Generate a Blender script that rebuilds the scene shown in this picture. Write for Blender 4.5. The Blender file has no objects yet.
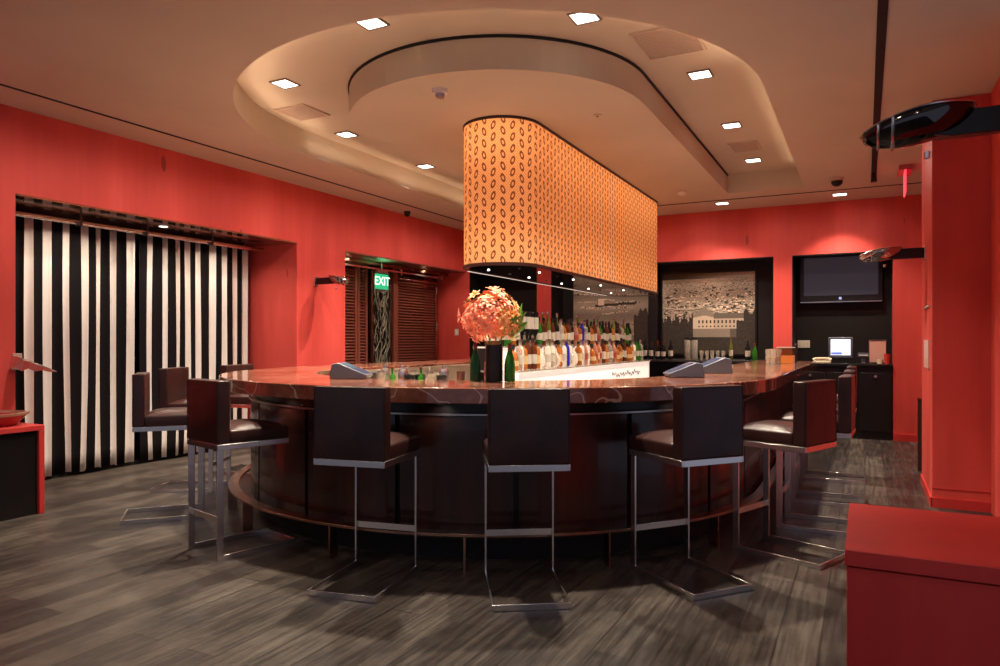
import bpy, bmesh, math, random
from mathutils import Vector, Matrix
random.seed(7)
C = bpy.context.scene.collection
PI = math.pi
R = math.radians

# ------------------------------------------------------------------ camera, world, exposure
sc = bpy.context.scene
cam_d = bpy.data.cameras.new('camera'); cam = bpy.data.objects.new('camera', cam_d); C.objects.link(cam)
cam.location = (0, 0, 1.45); cam.rotation_euler = (R(90), 0, R(27.2))
cam_d.sensor_width = 36; cam_d.lens = 25.56; cam_d.shift_y = 0.008; cam_d.clip_start = 0.05
sc.camera = cam
w = bpy.data.worlds.new('world'); sc.world = w; w.use_nodes = True
w.node_tree.nodes['Background'].inputs[0].default_value = (0.66, 0.70, 0.92, 1)
w.node_tree.nodes['Background'].inputs[1].default_value = 0.34
sc.view_settings.view_transform = 'Standard'; sc.view_settings.look = 'None'
sc.view_settings.gamma = 1; sc.view_settings.use_curve_mapping = False
sc.view_settings.exposure = 0.0

def area(name, loc, power, size, col=(1, .80, .58), rot=(0, 0, 0), spread=150, sy=None):
    d = bpy.data.lights.new(name, 'AREA'); d.energy = power; d.color = col; d.size = size
    if sy: d.shape = 'RECTANGLE'; d.size_y = sy
    d.spread = R(spread)
    o = bpy.data.objects.new(name, d); o.location = loc; o.rotation_euler = rot; C.objects.link(o); return o
def point(name, loc, power, rad, col):
    d = bpy.data.lights.new(name, 'POINT'); d.energy = power; d.color = col; d.shadow_soft_size = rad
    o = bpy.data.objects.new(name, d); o.location = loc; C.objects.link(o); return o
def spot(name, loc, target, power, angle, col=(1, .80, .58), rad=.05, blend=.6):
    d = bpy.data.lights.new(name, 'SPOT'); d.energy = power; d.color = col; d.shadow_soft_size = rad
    d.spot_size = R(angle); d.spot_blend = blend
    o = bpy.data.objects.new(name, d); o.location = loc
    o.rotation_euler = (Vector(target) - Vector(loc)).to_track_quat('-Z', 'Y').to_euler(); C.objects.link(o); return o

ZC, ZR = 3.55, 3.82            # ceiling, raised recess
CX, CY = -3.17, 6.15           # centre of the bar's round end
WARM = (1, .86, .68)
DOWN = [(-3.26, 4.25, ZR), (-4.74, 4.9, ZR), (-5.28, 6.43, ZR), (-5.29, 8.09, ZR), (-5.29, 9.78, ZR), (-1.82, 4.89, ZR), (-1.3, 6.42, ZR),
        (-1.3, 8.09, ZR), (-1.3, 9.78, ZR), (-1.93, 11.15, ZC), (-0.32, 11.24, ZC)]
FILL = [(-5.6, 1.9, ZC), (-.1, .9, ZC), (-3.2, 1.8, ZC), (-.9, 2.0, ZC), (-3.2, -.8, ZC)]   # added fill lamps, unseen on the ceiling around the camera
for p in DOWN: area('downlight_and_fill', (p[0], p[1], p[2] - .03), 22 if p[1] > 9.5 and p[2] > 3.6 else 66 if p[2] > 3.6 else 30, .12, WARM, spread=100)
for p in FILL: area('downlight_and_fill', (p[0], p[1], p[2] - .03), 7, .12, WARM)
# added unseen spots that brighten the long left wall and the end wall
for k in range(11):
    y = .6 + k
    spot('wall_fill_spot', (-5.55, y, 3.50), (-6.8, y, 1.75), 18 if y < 2 else 40, 112, (1, .86, .74), .04, 1)
for x in (-6.0, -4.8, -3.6, -2.4, -1.2, -.1):
    spot('wall_fill_spot', (x, 10.62, 3.48), (x, 11.8, 2.0), 24, 112, (1, .86, .74), .04, 1)
spot('picture_fill', (-2.2, 9.9, 3.5), (-2.4, 12.3, 1.9), 60, 44, WARM, .04, .4)  # added spots brighten the framed pictures; no fixture hangs there
spot('picture_fill', (-3.95, 9.6, 3.5), (-4.1, 12.3, 1.9), 60, 44, WARM, .04, .4)
# unseen fill strips added inside the raised recess to brighten it, shining up
for k in range(9):
    a = PI + PI*(k + .5)/9; d_ = Vector((math.cos(a), math.sin(a), 0))
    o = area('recess_fill', (CX + 2.30*d_.x, CY + 2.30*d_.y, 3.57), .75, .75, (1, .68, .46), (0, 0, 0), 120, .03)
    o.rotation_euler = (d_*-.55 + Vector((0, 0, 1))).to_track_quat('-Z', 'Y').to_euler()
for sx in (-1, 1):
    for k in range(4):
        o = area('recess_fill', (CX + sx*2.30, 6.6 + k*1.0, 3.57), .45, .03, (1, .68, .46), (0, 0, 0), 120, .98)
        o.rotation_euler = (0, R(180 + sx*28), 0)
spot('wall_fill_spot', (.1, 5.2, 3.5), (.8, 7.24, 1.6), 6, 80, (1, .84, .7), .12)  # added spots, no fixture, brighten the right pier
spot('wall_fill_spot', (-.3, 8.9, 3.5), (.6, 8.0, 2.6), 26, 90, (1, .84, .7), .12)
# lamps inside the fabric drum
for k in range(8):
    y = 6.15 + k * .63
    point('drum_lamp', (CX, y, 3.36), 4.6, .09, (1, .60, .32))
    point('drum_lamp', (CX, y, 2.36), 3.9, .09, (1, .60, .32))

# ------------------------------------------------------------------ materials
def mat(name, col, rough=.5, metal=0, coat=0, spec=.5, emit=None, es=0, trans=0, ior=1.45):
    m = bpy.data.materials.new(name); m.use_nodes = True
    b = m.node_tree.nodes['Principled BSDF']
    b.inputs['Base Color'].default_value = (*col, 1); b.inputs['Roughness'].default_value = rough
    b.inputs['Metallic'].default_value = metal; b.inputs['Coat Weight'].default_value = coat
    b.inputs['Coat Roughness'].default_value = .06
    b.inputs['Specular IOR Level'].default_value = spec; b.inputs['Transmission Weight'].default_value = trans
    b.inputs['IOR'].default_value = ior
    if emit: b.inputs['Emission Color'].default_value = (*emit, 1); b.inputs['Emission Strength'].default_value = es
    return m
class N:
    """tiny node helper"""
    def __init__(s, m): s.t = m.node_tree; s.b = s.t.nodes['Principled BSDF']
    def n(s, typ, **k):
        o = s.t.nodes.new(typ)
        for a, v in k.items():
            if a.startswith('i_'):
                key = a[2:]; key = int(key) if key.isdigit() else key.replace('_', ' ')
                if isinstance(v, bpy.types.NodeSocket): s.t.links.new(v, o.inputs[key])
                else: o.inputs[key].default_value = v
            else: setattr(o, a, v)
        return o
    def l(s, a, b): s.t.links.new(a, b)
    def m(s, op, a, b=0., c=0.):
        o = s.t.nodes.new('ShaderNodeMath'); o.operation = op
        for i, v in enumerate((a, b, c)):
            if isinstance(v, bpy.types.NodeSocket): s.l(v, o.inputs[i])
            else: o.inputs[i].default_value = v
        return o.outputs[0]
    def ramp(s, fac, stops, interp='LINEAR'):
        o = s.t.nodes.new('ShaderNodeValToRGB'); o.color_ramp.interpolation = interp
        e = o.color_ramp.elements
        while len(e) < len(stops): e.new(.5)
        for q, (p, c) in zip(e, stops): q.position = p; q.color = (*c, 1) if len(c) == 3 else c
        s.l(fac, o.inputs[0]); return o.outputs[0]
    def mix(s, fac, a, b, typ='MIX'):
        o = s.t.nodes.new('ShaderNodeMix'); o.data_type = 'RGBA'; o.blend_type = typ
        for i, v in ((0, fac), (6, a), (7, b)):
            if isinstance(v, bpy.types.NodeSocket): s.l(v, o.inputs[i])
            elif i == 0: o.inputs[0].default_value = v
            else: o.inputs[i].default_value = (*v, 1)
        return o.outputs[2]
    def pos(s, scale=(1, 1, 1), src='Object'):
        tc = s.n('ShaderNodeTexCoord'); mp = s.n('ShaderNodeMapping'); mp.inputs['Scale'].default_value = scale
        s.l(tc.outputs[src], mp.inputs[0]); return mp.outputs[0]
    def noise(s, vec, scale, detail=4, rough=.5):
        o = s.n('ShaderNodeTexNoise'); s.l(vec, o.inputs['Vector']); o.inputs['Scale'].default_value = scale
        o.inputs['Detail'].default_value = detail; o.inputs['Roughness'].default_value = rough; return o.outputs[0]
    def bump(s, h, strength=.3, dist=.01):
        o = s.n('ShaderNodeBump'); o.inputs['Strength'].default_value = strength; o.inputs['Distance'].default_value = dist
        s.l(h, o.inputs['Height']); s.l(o.outputs[0], s.b.inputs['Normal'])
    def col(s, c): s.l(c, s.b.inputs['Base Color'])
    def rgh(s, c): s.l(c, s.b.inputs['Roughness'])

def red_lacquer(name, base, rough=.42, streak=True):
    m = mat(name, base, rough, coat=0, spec=.26); n = N(m)
    a = n.noise(n.pos((1, 1, .25)), 1.6, 5); b = n.noise(n.pos((9, 9, .35)), 2.2, 3)
    f = n.ramp(n.m('MULTIPLY_ADD', b, .14, n.m('MULTIPLY', a, .86)), [(.32, (base[0]*.72, base[1]*.6, base[2]*.6)), (.6, base), (.8, (min(1, base[0]*1.15), base[1]*1.5, base[2]*1.5))])
    if streak:      # the sparse dark knots in the veneer
        v = n.n('ShaderNodeTexVoronoi', i_Scale=1.0); n.l(n.pos((2.6, 2.6, .8)), v.inputs['Vector']); v.inputs['Randomness'].default_value = 1
        k = n.m('LESS_THAN', n.m('MULTIPLY_ADD', n.noise(n.pos((34, 34, 5)), 1, 3), .10, v.outputs['Distance']), .125)
        f = n.mix(n.m('MULTIPLY', k, .55), f, (base[0]*.16, base[1]*.3, base[2]*.3))
    n.col(f); return m
M = {}
M['red'] = red_lacquer('red_lacquer', (.72, .092, .075), .56)
M['red_plain'] = red_lacquer('red_lacquer_plain', (.62, .050, .045), .36, False)
M['ceiling'] = mat('ceiling_paint', (.50, .39, .31), .75, spec=.2)
n = N(M['ceiling']); n.col(n.ramp(n.noise(n.pos(), .7, 3), [(.3, (.57, .49, .375)), (.7, (.65, .56, .43))]))
M['black'] = mat('black_lacquer', (.012, .009, .009), .28, spec=.4)
M['matblack'] = mat('matt_black', (.014, .011, .012), .6, spec=.3)
M['niche'] = mat('niche_brown_black', (.013, .010, .010), .55, spec=.25)
M['soffit'] = mat('mirror_soffit', (.30, .17, .14), .09, metal=.8)
M['chrome'] = mat('chrome', (.80, .76, .74), .24, metal=1)
M['bronze'] = mat('bronze', (.42, .26, .18), .26, metal=1)
n = N(M['bronze']); n.col(n.ramp(n.noise(n.pos((1, 1, 1)), 3, 5), [(.3, (.28, .15, .10)), (.7, (.55, .36, .27))]))
M['leather'] = mat('leather', (.030, .011, .010), .34, spec=.45, coat=.05)
n = N(M['leather']); n.col(n.ramp(n.noise(n.pos(), 5, 5), [(.3, (.022, .008, .008)), (.75, (.055, .018, .014))])); n.bump(n.noise(n.pos((1, 1, .6)), 16, 6, .65), .22, .01)
M['white'] = mat('white_plastic', (.75, .72, .68), .4)
M['cream'] = mat('cream_panel', (.70, .60, .47), .35)
M['steel'] = mat('brushed_steel', (.45, .42, .40), .3, metal=1)
M['darksteel'] = mat('dark_steel', (.10, .09, .09), .3, metal=.9)
M['grey'] = mat('grey_plastic', (.085, .09, .12), .4)
M['greyscreen'] = mat('grey_screen', (.03, .04, .07), .15, emit=(.25, .32, .55), es=.18)
M['beige'] = mat('beige_plastic', (.62, .52, .36), .45)
M['plate'] = mat('switch_plate', (.62, .58, .50), .5)
# floor: long grey-brown boards
M['floor'] = mat('floor_boards', (.1, .09, .08), .42, spec=.4); n = N(M['floor'])
tc = n.n('ShaderNodeTexCoord'); mp = n.n('ShaderNodeMapping'); mp.inputs['Rotation'].default_value = (0, 0, R(90)); n.l(tc.outputs['Object'], mp.inputs[0])
br = n.n('ShaderNodeTexBrick'); n.l(mp.outputs[0], br.inputs['Vector'])
for k, v in (('Scale', 1), ('Brick Width', 2.3), ('Row Height', .19), ('Mortar Size', .0045), ('Mortar Smooth', .1), ('Bias', 0)): br.inputs[k].default_value = v
br.offset = .37; br.inputs['Color1'].default_value = (0, 0, 0, 1); br.inputs['Color2'].default_value = (1, 1, 1, 1); br.inputs['Mortar'].default_value = (.5, .5, .5, 1)
grain = n.noise(n.pos((14, .7, 1)), 2.4, 7, .65); patch = n.noise(n.pos((1, .7, 1)), 3.6, 7, .72)
fac = n.m('ADD', n.m('MULTIPLY', br.outputs['Color'], .16), n.m('ADD', n.m('MULTIPLY', grain, .50), n.m('MULTIPLY', patch, .52)))
colr = n.ramp(fac, [(.34, (.008, .006, .0055)), (.55, (.040, .030, .026)), (.78, (.130, .106, .084))])
colr = n.mix(n.m('MULTIPLY', br.outputs['Fac'], .75), colr, (.018, .014, .012)); n.col(colr)
n.rgh(n.ramp(grain, [(.3, (.30,)*3), (.7, (.52,)*3)])); n.bump(n.m('SUBTRACT', grain, n.m('MULTIPLY', br.outputs['Fac'], .8)), .35, .006)
# bar top stone
M['stone'] = mat('red_stone', (.26, .07, .045), .14, coat=.6, spec=.5); n = N(M['stone'])
d = n.noise(n.pos(), 2.4, 8, .7)
st = n.ramp(d, [(.30, (.10, .022, .016)), (.5, (.26, .090, .055)), (.68, (.42, .20, .12))])
vv = n.n('ShaderNodeTexVoronoi', feature='DISTANCE_TO_EDGE', i_Scale=1.3)
wp = n.n('ShaderNodeVectorMath', operation='ADD'); nz = n.n('ShaderNodeTexNoise'); nz.inputs['Scale'].default_value = 2.5; n.l(n.pos(), nz.inputs['Vector']); n.l(n.pos(), wp.inputs[0]); n.l(nz.outputs['Color'], wp.inputs[1]); n.l(wp.outputs[0], vv.inputs['Vector'])
n.col(n.mix(n.m('MULTIPLY', n.m('LESS_THAN', vv.outputs['Distance'], .010), .55), st, (.75, .50, .40)))
# bar front veneer
M['veneer'] = mat('bar_veneer', (.04, .012, .009), .24, coat=.3); n = N(M['veneer'])
n.col(n.ramp(n.noise(n.pos((3, 3, .35)), 1.6, 6), [(.3, (.020, .0075, .006)), (.6, (.048, .014, .010)), (.8, (.085, .022, .014))]))
# louvre timber
M['louvre'] = mat('louvre_timber', (.26, .075, .05), .3, coat=.2)
M['darkwood'] = mat('dark_wood', (.055, .018, .014), .35)
M['grille'] = mat('branch_metal', (.30, .29, .22), .5, metal=.3)
M['clothw'] = mat('white_cloth', (.78, .72, .68), .85, spec=.1)
M['clothk'] = mat('black_cloth', (.010, .008, .009), .8, spec=.1)
# drum shade: fabric lit by the lamps inside it
m = bpy.data.materials.new('drum_fabric'); m.use_nodes = True; M['shade'] = m; n = N(m)
uv = n.n('ShaderNodeUVMap').outputs[0]; sep = n.n('ShaderNodeSeparateXYZ'); n.l(uv, sep.inputs[0])
PU, PV = .092, .110
cu = n.m('DIVIDE', sep.outputs[0], PU); ci = n.m('FLOOR', cu); par = n.m('PINGPONG', ci, 1)
cv = n.m('ADD', n.m('DIVIDE', sep.outputs[1], PV), n.m('MULTIPLY', par, .5))
fu = n.m('SUBTRACT', n.m('FRACT', cu), .5); fv = n.m('SUBTRACT', n.m('FRACT', cv), .5)
tilt = n.m('MULTIPLY', n.m('SUBTRACT', par, .5), .55)
fu2 = n.m('ADD', fu, n.m('MULTIPLY', fv, tilt))
dd = n.m('SQRT', n.m('ADD', n.m('POWER', n.m('MULTIPLY', fu2, 1.55), 2), n.m('POWER', fv, 2)))
ring = n.m('LESS_THAN', n.m('ABSOLUTE', n.m('SUBTRACT', dd, .28)), .105)
su = n.m('SINE', n.m('MULTIPLY', sep.outputs[0], 2*PI/.026)); sv = n.m('SINE', n.m('MULTIPLY', sep.outputs[1], 2*PI/.031))
fine = n.m('GREATER_THAN', n.m('MULTIPLY', su, sv), .25)
cl = n.mix(n.m('MULTIPLY', fine, .50), (.95, .60, .34), (.40, .14, .07)); cl = n.mix(n.m('MULTIPLY', ring, .92), cl, (.20, .055, .028))
df = n.n('ShaderNodeBsdfDiffuse'); tr = n.n('ShaderNodeBsdfTranslucent'); mx = n.n('ShaderNodeMixShader', i_Fac=.62)
n.l(cl, df.inputs[0]); n.l(cl, tr.inputs[0]); n.l(df.outputs[0], mx.inputs[1]); n.l(tr.outputs[0], mx.inputs[2])
n.l(mx.outputs[0], m.node_tree.nodes['Material Output'].inputs[0])
# glass colours for bottles
def glass(name, col, rough=.05, t=.55): return mat(name, col, rough, trans=t, spec=.7, ior=1.3)
M['g_clear'] = glass('clear_glass', (.80, .72, .62), t=.72); M['g_amber'] = glass('amber_glass', (.55, .17, .035)); M['g_brown'] = glass('brown_glass', (.13, .035, .015), t=.3)
M['g_green'] = glass('green_glass', (.035, .20, .022), t=.4); M['g_black'] = glass('black_glass', (.012, .012, .012), t=.1); M['g_blue'] = glass('blue_glass', (.035, .03, .55), t=.45)
M['g_olive'] = glass('olive_glass', (.20, .20, .035), t=.4); M['g_pink'] = glass('rose_glass', (.65, .30, .22), t=.5)
M['label_w'] = mat('paper_label', (.55, .48, .40), .7); M['label_y'] = mat('tan_label', (.62, .42, .20), .7); M['label_r'] = mat('red_label', (.35, .04, .03), .6)
M['cap_k'] = mat('black_cap', (.015, .012, .012), .4); M['cap_r'] = mat('dark_red_cap', (.16, .02, .02), .4); M['cap_s'] = mat('silver_cap', (.6, .56, .5), .25, metal=1)
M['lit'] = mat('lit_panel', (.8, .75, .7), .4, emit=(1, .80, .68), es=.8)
M['lamp'] = mat('lamp_diffuser', (.9, .85, .8), .4, emit=(1, .93, .82), es=4)
M['coral'] = mat('coral_petal', (.90, .34, .21), .6); M['orange'] = mat('orange_petal', (.90, .45, .18), .6); M['bronzeleaf'] = mat('brown_petal', (.35, .16, .06), .6); M['leaf'] = mat('green_leaf', (.12, .26, .025), .5)

# ------------------------------------------------------------------ mesh helpers
def B(): return bmesh.new()
def box(bm, x0, x1, y0, y1, z0, z1, mi=0):
    v = [bm.verts.new(p) for p in ((x0,y0,z0),(x1,y0,z0),(x1,y1,z0),(x0,y1,z0),(x0,y0,z1),(x1,y0,z1),(x1,y1,z1),(x0,y1,z1))]
    for f in ((3,2,1,0),(4,5,6,7),(0,1,5,4),(1,2,6,5),(2,3,7,6),(3,0,4,7)):
        bm.faces.new([v[i] for i in f]).material_index = mi
    return v
def bar(bm, a, b, wx, wz, up=(0, 0, 1)):
    """rectangular bar from a to b, wx across, wz along 'up'"""
    a, b = Vector(a), Vector(b); d = (b - a).normalized(); u = Vector(up)
    s = d.cross(u).normalized(); u = s.cross(d).normalized()
    v = [bm.verts.new(p + s*sx*wx/2 + u*sz*wz/2) for p in (a, b) for sx, sz in ((-1,-1),(1,-1),(1,1),(-1,1))]
    for f in ((3,2,1,0),(4,5,6,7),(0,1,5,4),(1,2,6,5),(2,3,7,6),(3,0,4,7)): bm.faces.new([v[i] for i in f])
def lathe(bm, prof, seg=16, cx=0, cy=0, mi=0, sy=1):
    rings = []
    for r, z in prof:
        rings.append([bm.verts.new((cx, cy, z))] if r < 1e-6 else [bm.verts.new((cx + r*math.cos(2*PI*i/seg), cy + sy*r*math.sin(2*PI*i/seg), z)) for i in range(seg)])
    for a, b in zip(rings, rings[1:]):
        for i in range(seg):
            j = (i + 1) % seg
            q = [a[i % len(a)], a[j % len(a)], b[j % len(b)], b[i % len(b)]]
            u = []
            for x in q:
                if x not in u: u.append(x)
            if len(u) > 2: bm.faces.new(u).material_index = mi
def tube(bm, pts, r, seg=8):
    pts = [Vector(p) for p in pts]; rings = []
    for i, p in enumerate(pts):
        d = (pts[min(i+1, len(pts)-1)] - pts[max(i-1, 0)]).normalized()
        a = d.cross(Vector((0, 0, 1))); a = a.normalized() if a.length > 1e-3 else Vector((1, 0, 0)); b = d.cross(a)
        rr = r[i] if isinstance(r, (list, tuple)) else r
        rings.append([bm.verts.new(p + (a*math.cos(2*PI*k/seg) + b*math.sin(2*PI*k/seg))*rr) for k in range(seg)])
    for a, b in zip(rings, rings[1:]):
        for k in range(seg): bm.faces.new((a[k], a[(k+1) % seg], b[(k+1) % seg], b[k]))
    bm.faces.new(rings[0][::-1]); bm.faces.new(rings[-1])
def prism(bm, pts, z0, z1):
    a = [bm.verts.new((x, y, z0)) for x, y in pts]; b = [bm.verts.new((x, y, z1)) for x, y in pts]
    bm.faces.new(a[::-1]); bm.faces.new(b)
    for i in range(len(pts)): j = (i+1) % len(pts); bm.faces.new((a[i], a[j], b[j], b[i]))
def obj(name, bm, m, parent=None, bevel=0, seg=2, smooth=True):
    bmesh.ops.recalc_face_normals(bm, faces=bm.faces)
    if smooth:
        for f in bm.faces: f.smooth = True
        for e in bm.edges:
            if len(e.link_faces) == 2 and e.calc_face_angle(0) > R(38): e.smooth = False
    me = bpy.data.meshes.new(name); bm.to_mesh(me); bm.free()
    for x in (m if isinstance(m, (list, tuple)) else [m]): me.materials.append(M[x] if isinstance(x, str) else x)
    o = bpy.data.objects.new(name, me); C.objects.link(o)
    if parent: o.parent = parent
    if bevel:
        b = o.modifiers.new('bevel', 'BEVEL'); b.width = bevel; b.segments = seg; b.limit_method = 'ANGLE'; b.harden_normals = False
    return o
def tag(o, label, cat, group=None):
    o['label'] = label; o['category'] = cat
    if group: o['group'] = group
    return o
def thing(name, label, cat, loc=(0, 0, 0), rz=0, group=None):
    o = bpy.data.objects.new(name, None); C.objects.link(o); o.location = loc; o.rotation_euler = (0, 0, rz); o.empty_display_size = .1
    return tag(o, label, cat, group)
def dup(root, loc, rz, label, group=None):
    r = root.copy(); C.objects.link(r); r.location = loc; r.rotation_euler = (0, 0, rz); r['label'] = label
    if group: r['group'] = group
    for ch in list(root.children):
        c = ch.copy(); C.objects.link(c); c.parent = r
        for g in list(ch.children):
            d_ = g.copy(); C.objects.link(d_); d_.parent = c
    return r
def struct(name, bm, m, smooth=False, bevel=0):
    o = obj(name, bm, m, smooth=smooth, bevel=bevel); o['kind'] = 'structure'; return o

# U-shaped sweep round the bar centre: straight arm, half circle, straight arm
def upath(r, ye, seg=64, yl=None):
    pts = [(CX - r, yl if yl is not None else ye)]
    for i in range(seg + 1):
        a = PI + PI * i / seg; pts.append((CX + r*math.cos(a), CY + r*math.sin(a)))
    pts.append((CX + r, ye)); return pts
def usweep(bm, r0, r1, z0, z1, ye, seg=64, yl=None):
    a, b = upath(r0, ye, seg, yl), upath(r1, ye, seg, yl)
    rows = [[bm.verts.new((*q, z)) for q, z in ((a[i], z0), (b[i], z0), (b[i], z1), (a[i], z1))] for i in range(len(a))]
    for p, q in zip(rows, rows[1:]):
        for k in range(4): bm.faces.new((p[k], p[(k+1) % 4], q[(k+1) % 4], q[k]))
    bm.faces.new(rows[0]); bm.faces.new(rows[-1][::-1])
def arcseg(bm, r0, r1, z0, z1, a0, a1, seg=8):
    rows = []
    for i in range(seg + 1):
        a = a0 + (a1 - a0)*i/seg; c_, s_ = math.cos(a), math.sin(a)
        rows.append([bm.verts.new((CX + r*c_, CY + r*s_, z)) for r, z in ((r0, z0), (r1, z0), (r1, z1), (r0, z1))])
    for p, q in zip(rows, rows[1:]):
        for k in range(4): bm.faces.new((p[k], p[(k+1) % 4], q[(k+1) % 4], q[k]))
    bm.faces.new(rows[0]); bm.faces.new(rows[-1][::-1])

# ------------------------------------------------------------------ setting
YN = -2.6
bm = B(); box(bm, -8.1, 1.6, YN, 12.6, -.12, 0); struct('floor', bm, 'floor')
# ceiling with the U-shaped raised recess round the bar island
def half(r, n_=40, rev=False):
    p = [(CX + r*math.cos(PI + PI*i/n_), CY + r*math.sin(PI + PI*i/n_)) for i in range(n_ + 1)]
    return p
RO, RI, YE = 2.43, 1.43, 10.48
hole = [(CX - RO, YE)] + half(RO) + [(CX + RO, YE), (CX + RI, YE)] + half(RI)[::-1] + [(CX - RI, YE)]
bm = B()
lo = [bm.verts.new((x, y, ZC)) for x, y in hole]; hi = [bm.verts.new((x, y, ZR)) for x, y in hole]
he = [bm.edges.new((lo[i], lo[(i+1) % len(lo)])) for i in range(len(lo))]
ov = [bm.verts.new((x, y, ZC)) for x, y in ((-8.1, YN), (1.6, YN), (1.6, 12.6), (-8.1, 12.6))]
oe = [bm.edges.new((ov[i], ov[(i+1) % 4])) for i in range(4)]
bmesh.ops.triangle_fill(bm, edges=he + oe, use_beauty=True, use_dissolve=False)
for i in range(len(lo)): j = (i+1) % len(lo); bm.faces.new((lo[i], lo[j], hi[j], hi[i]))
ue = [bm.edges.get((hi[i], hi[(i+1) % len(hi)])) for i in range(len(hi))]
bmesh.ops.triangle_fill(bm, edges=ue, use_beauty=True, use_dissolve=False)
top = [bm.verts.new((x, y, 3.9)) for x, y in ((-8.1, YN), (1.6, YN), (1.6, 12.6), (-8.1, 12.6))]; bm.faces.new(top)
struct('ceiling', bm, 'ceiling')
bm = B()     # dark shadow gap at the head of the island fascia
for p, q in zip(half(RI + .006), half(RI + .006)[1:]): bar(bm, (*p, ZR - .012), (*q, ZR - .012), .012, .022)
bar(bm, (CX + RI + .006, CY, ZR - .012), (CX + RI + .006, YE, ZR - .012), .012, .022); bar(bm, (CX - RI - .006, CY, ZR - .012), (CX - RI - .006, YE, ZR - .012), .012, .022)
struct('trim_1', bm, 'matblack')
bm = B(); box(bm, -6.30, -6.27, YN, 11.7, ZC - .006, ZC); box(bm, -6.2, .95, 10.90, 10.93, ZC - .006, ZC); struct('trim_2', bm, 'matblack')
bm = B(); box(bm, .07, .13, YN, 10.6, ZC - .008, ZC); s_ = struct('trim_3', bm, 'matblack')
# left wall: piers and header, 1.1 m deep so the two bays have real returns
bm = B()
box(bm, -7.9, -6.8, YN, 3.69, 0, ZC); box(bm, -7.9, -6.8, 7.25, 8.25, 0, ZC)
box(bm, -7.9, -6.8, 3.69, 7.25, 2.78, ZC); box(bm, -7.9, -6.8, 8.25, 11.8, 2.78, ZC)
struct('wall_left', bm, 'red')
bm = B(); box(bm, -7.80, -6.802, 3.692, 7.248, 2.762, 2.78); struct('trim_4', bm, 'soffit')
bm = B(); box(bm, -7.40, -6.802, 8.252, 11.795, 2.762, 2.78); struct('trim_5', bm, 'louvre')
bm = B(); box(bm, -7.95, -7.78, 3.6, 7.3, 0, 2.8); struct('wall_bay_left', bm, 'matblack')
bm = B(); box(bm, -8.05, -7.75, 8.2, 11.9, 0, 2.8); struct('wall_lobby_left', bm, 'darkwood')
# end wall: header, red piers; niches behind
bm = B(); box(bm, -6.72, 1.6, 11.8, 12.34, 2.77, ZC); struct('wall_back', bm, 'red')
for x0, x1 in ((-8.0, -6.72), (-5.31, -5.03), (-1.27, -1.0), (.365, 1.6)):
    bm = B(); box(bm, x0, x1, 11.8, 12.34, 0, 2.77 if x0 > -6 else ZC); struct('wall_back', bm, 'red')
bm = B(); box(bm, -6.9, .5, 12.34, 12.55, 0, 2.9); struct('wall_niche_back', bm, 'niche')
bm = B()
for x in (-6.718, -5.028, -.998): box(bm, x, x + .006, 11.803, 12.335, 0, 2.768)
box(bm, -6.7, .36, 11.803, 12.335, 2.755, 2.768); struct('trim_6', bm, 'matblack')
bm = B(); box(bm, .366, .95, 11.775, 11.80, 0, .10); struct('baseboard_back', bm, 'red_plain')
# right: red lacquered pier and the wall that comes forward from it
bm = B(); box(bm, .52, 1.6, 7.24, 8.47, 0, ZC); struct('wall_pier_right', bm, 'red', bevel=.008)
bm = B(); box(bm, .95, 1.6, 5.4, 7.24, 0, ZC); box(bm, .95, 1.6, 8.47, 11.8, 0, ZC); struct('wall_right', bm, 'red')
bm = B(); box(bm, .515, .955, 7.228, 7.24, 0, .085); box(bm, .508, .52, 7.228, 8.47, 0, .085); box(bm, .52, .95, 7.236, 7.24, .165, .17); struct('baseboard_right', bm, 'red_plain')
bm = B(); box(bm, .56, .95, 2.9, 3.5, 0, ZC); struct('wall_pier_near', bm, 'red')

# ------------------------------------------------------------------ foreground right: red box seat wall
t = thing('low_partition', 'large plain glossy red box ledge filling the lower right foreground', 'partition', (.42, 3.03, 0))
bm = B(); box(bm, -.475, .525, -.37, .39, 0, .69); obj('body', bm, 'red_plain', t, .004)
bm = B(); box(bm, -.480, .525, -.376, .395, .694, .75); obj('top', bm, 'red_plain', t, .004)
# foreground left: console with black recessed front, glass tray
t = thing('console_table', 'red framed console with black front standing against left wall', 'console', (-6.45, 2.6, 0))
bm = B(); box(bm, -.33, .30, -1.6, .97, .70, .745); box(bm, -.33, .30, .925, .97, 0, .70); box(bm, -.33, .30, -1.6, -1.555, 0, .70); obj('frame', bm, 'red_plain', t, .004)
bm = B(); box(bm, -.32, .275, -1.55, .92, .0, .70); obj('front_panel', bm, 'black', t)
t = thing('glass_tray', 'shallow red and clear glass dish on top of red console', 'tray', (-6.43, 3.25, .747))
bm = B(); lathe(bm, [(.0, .0), (.17, .0), (.235, .085), (.225, .09), (.16, .012), (0, .012)], 24, sy=1.35); obj('dish', bm, mat('ruby_glass', (.50, .03, .035), .05, trans=.35), t)
bm = B(); lathe(bm, [(.222, .085), (.242, .085), (.246, .105), (.226, .108), (.222, .085)], 24, sy=1.35); obj('rim', bm, mat('amber_rim', (.55, .30, .20), .1, trans=.3), t)

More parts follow.
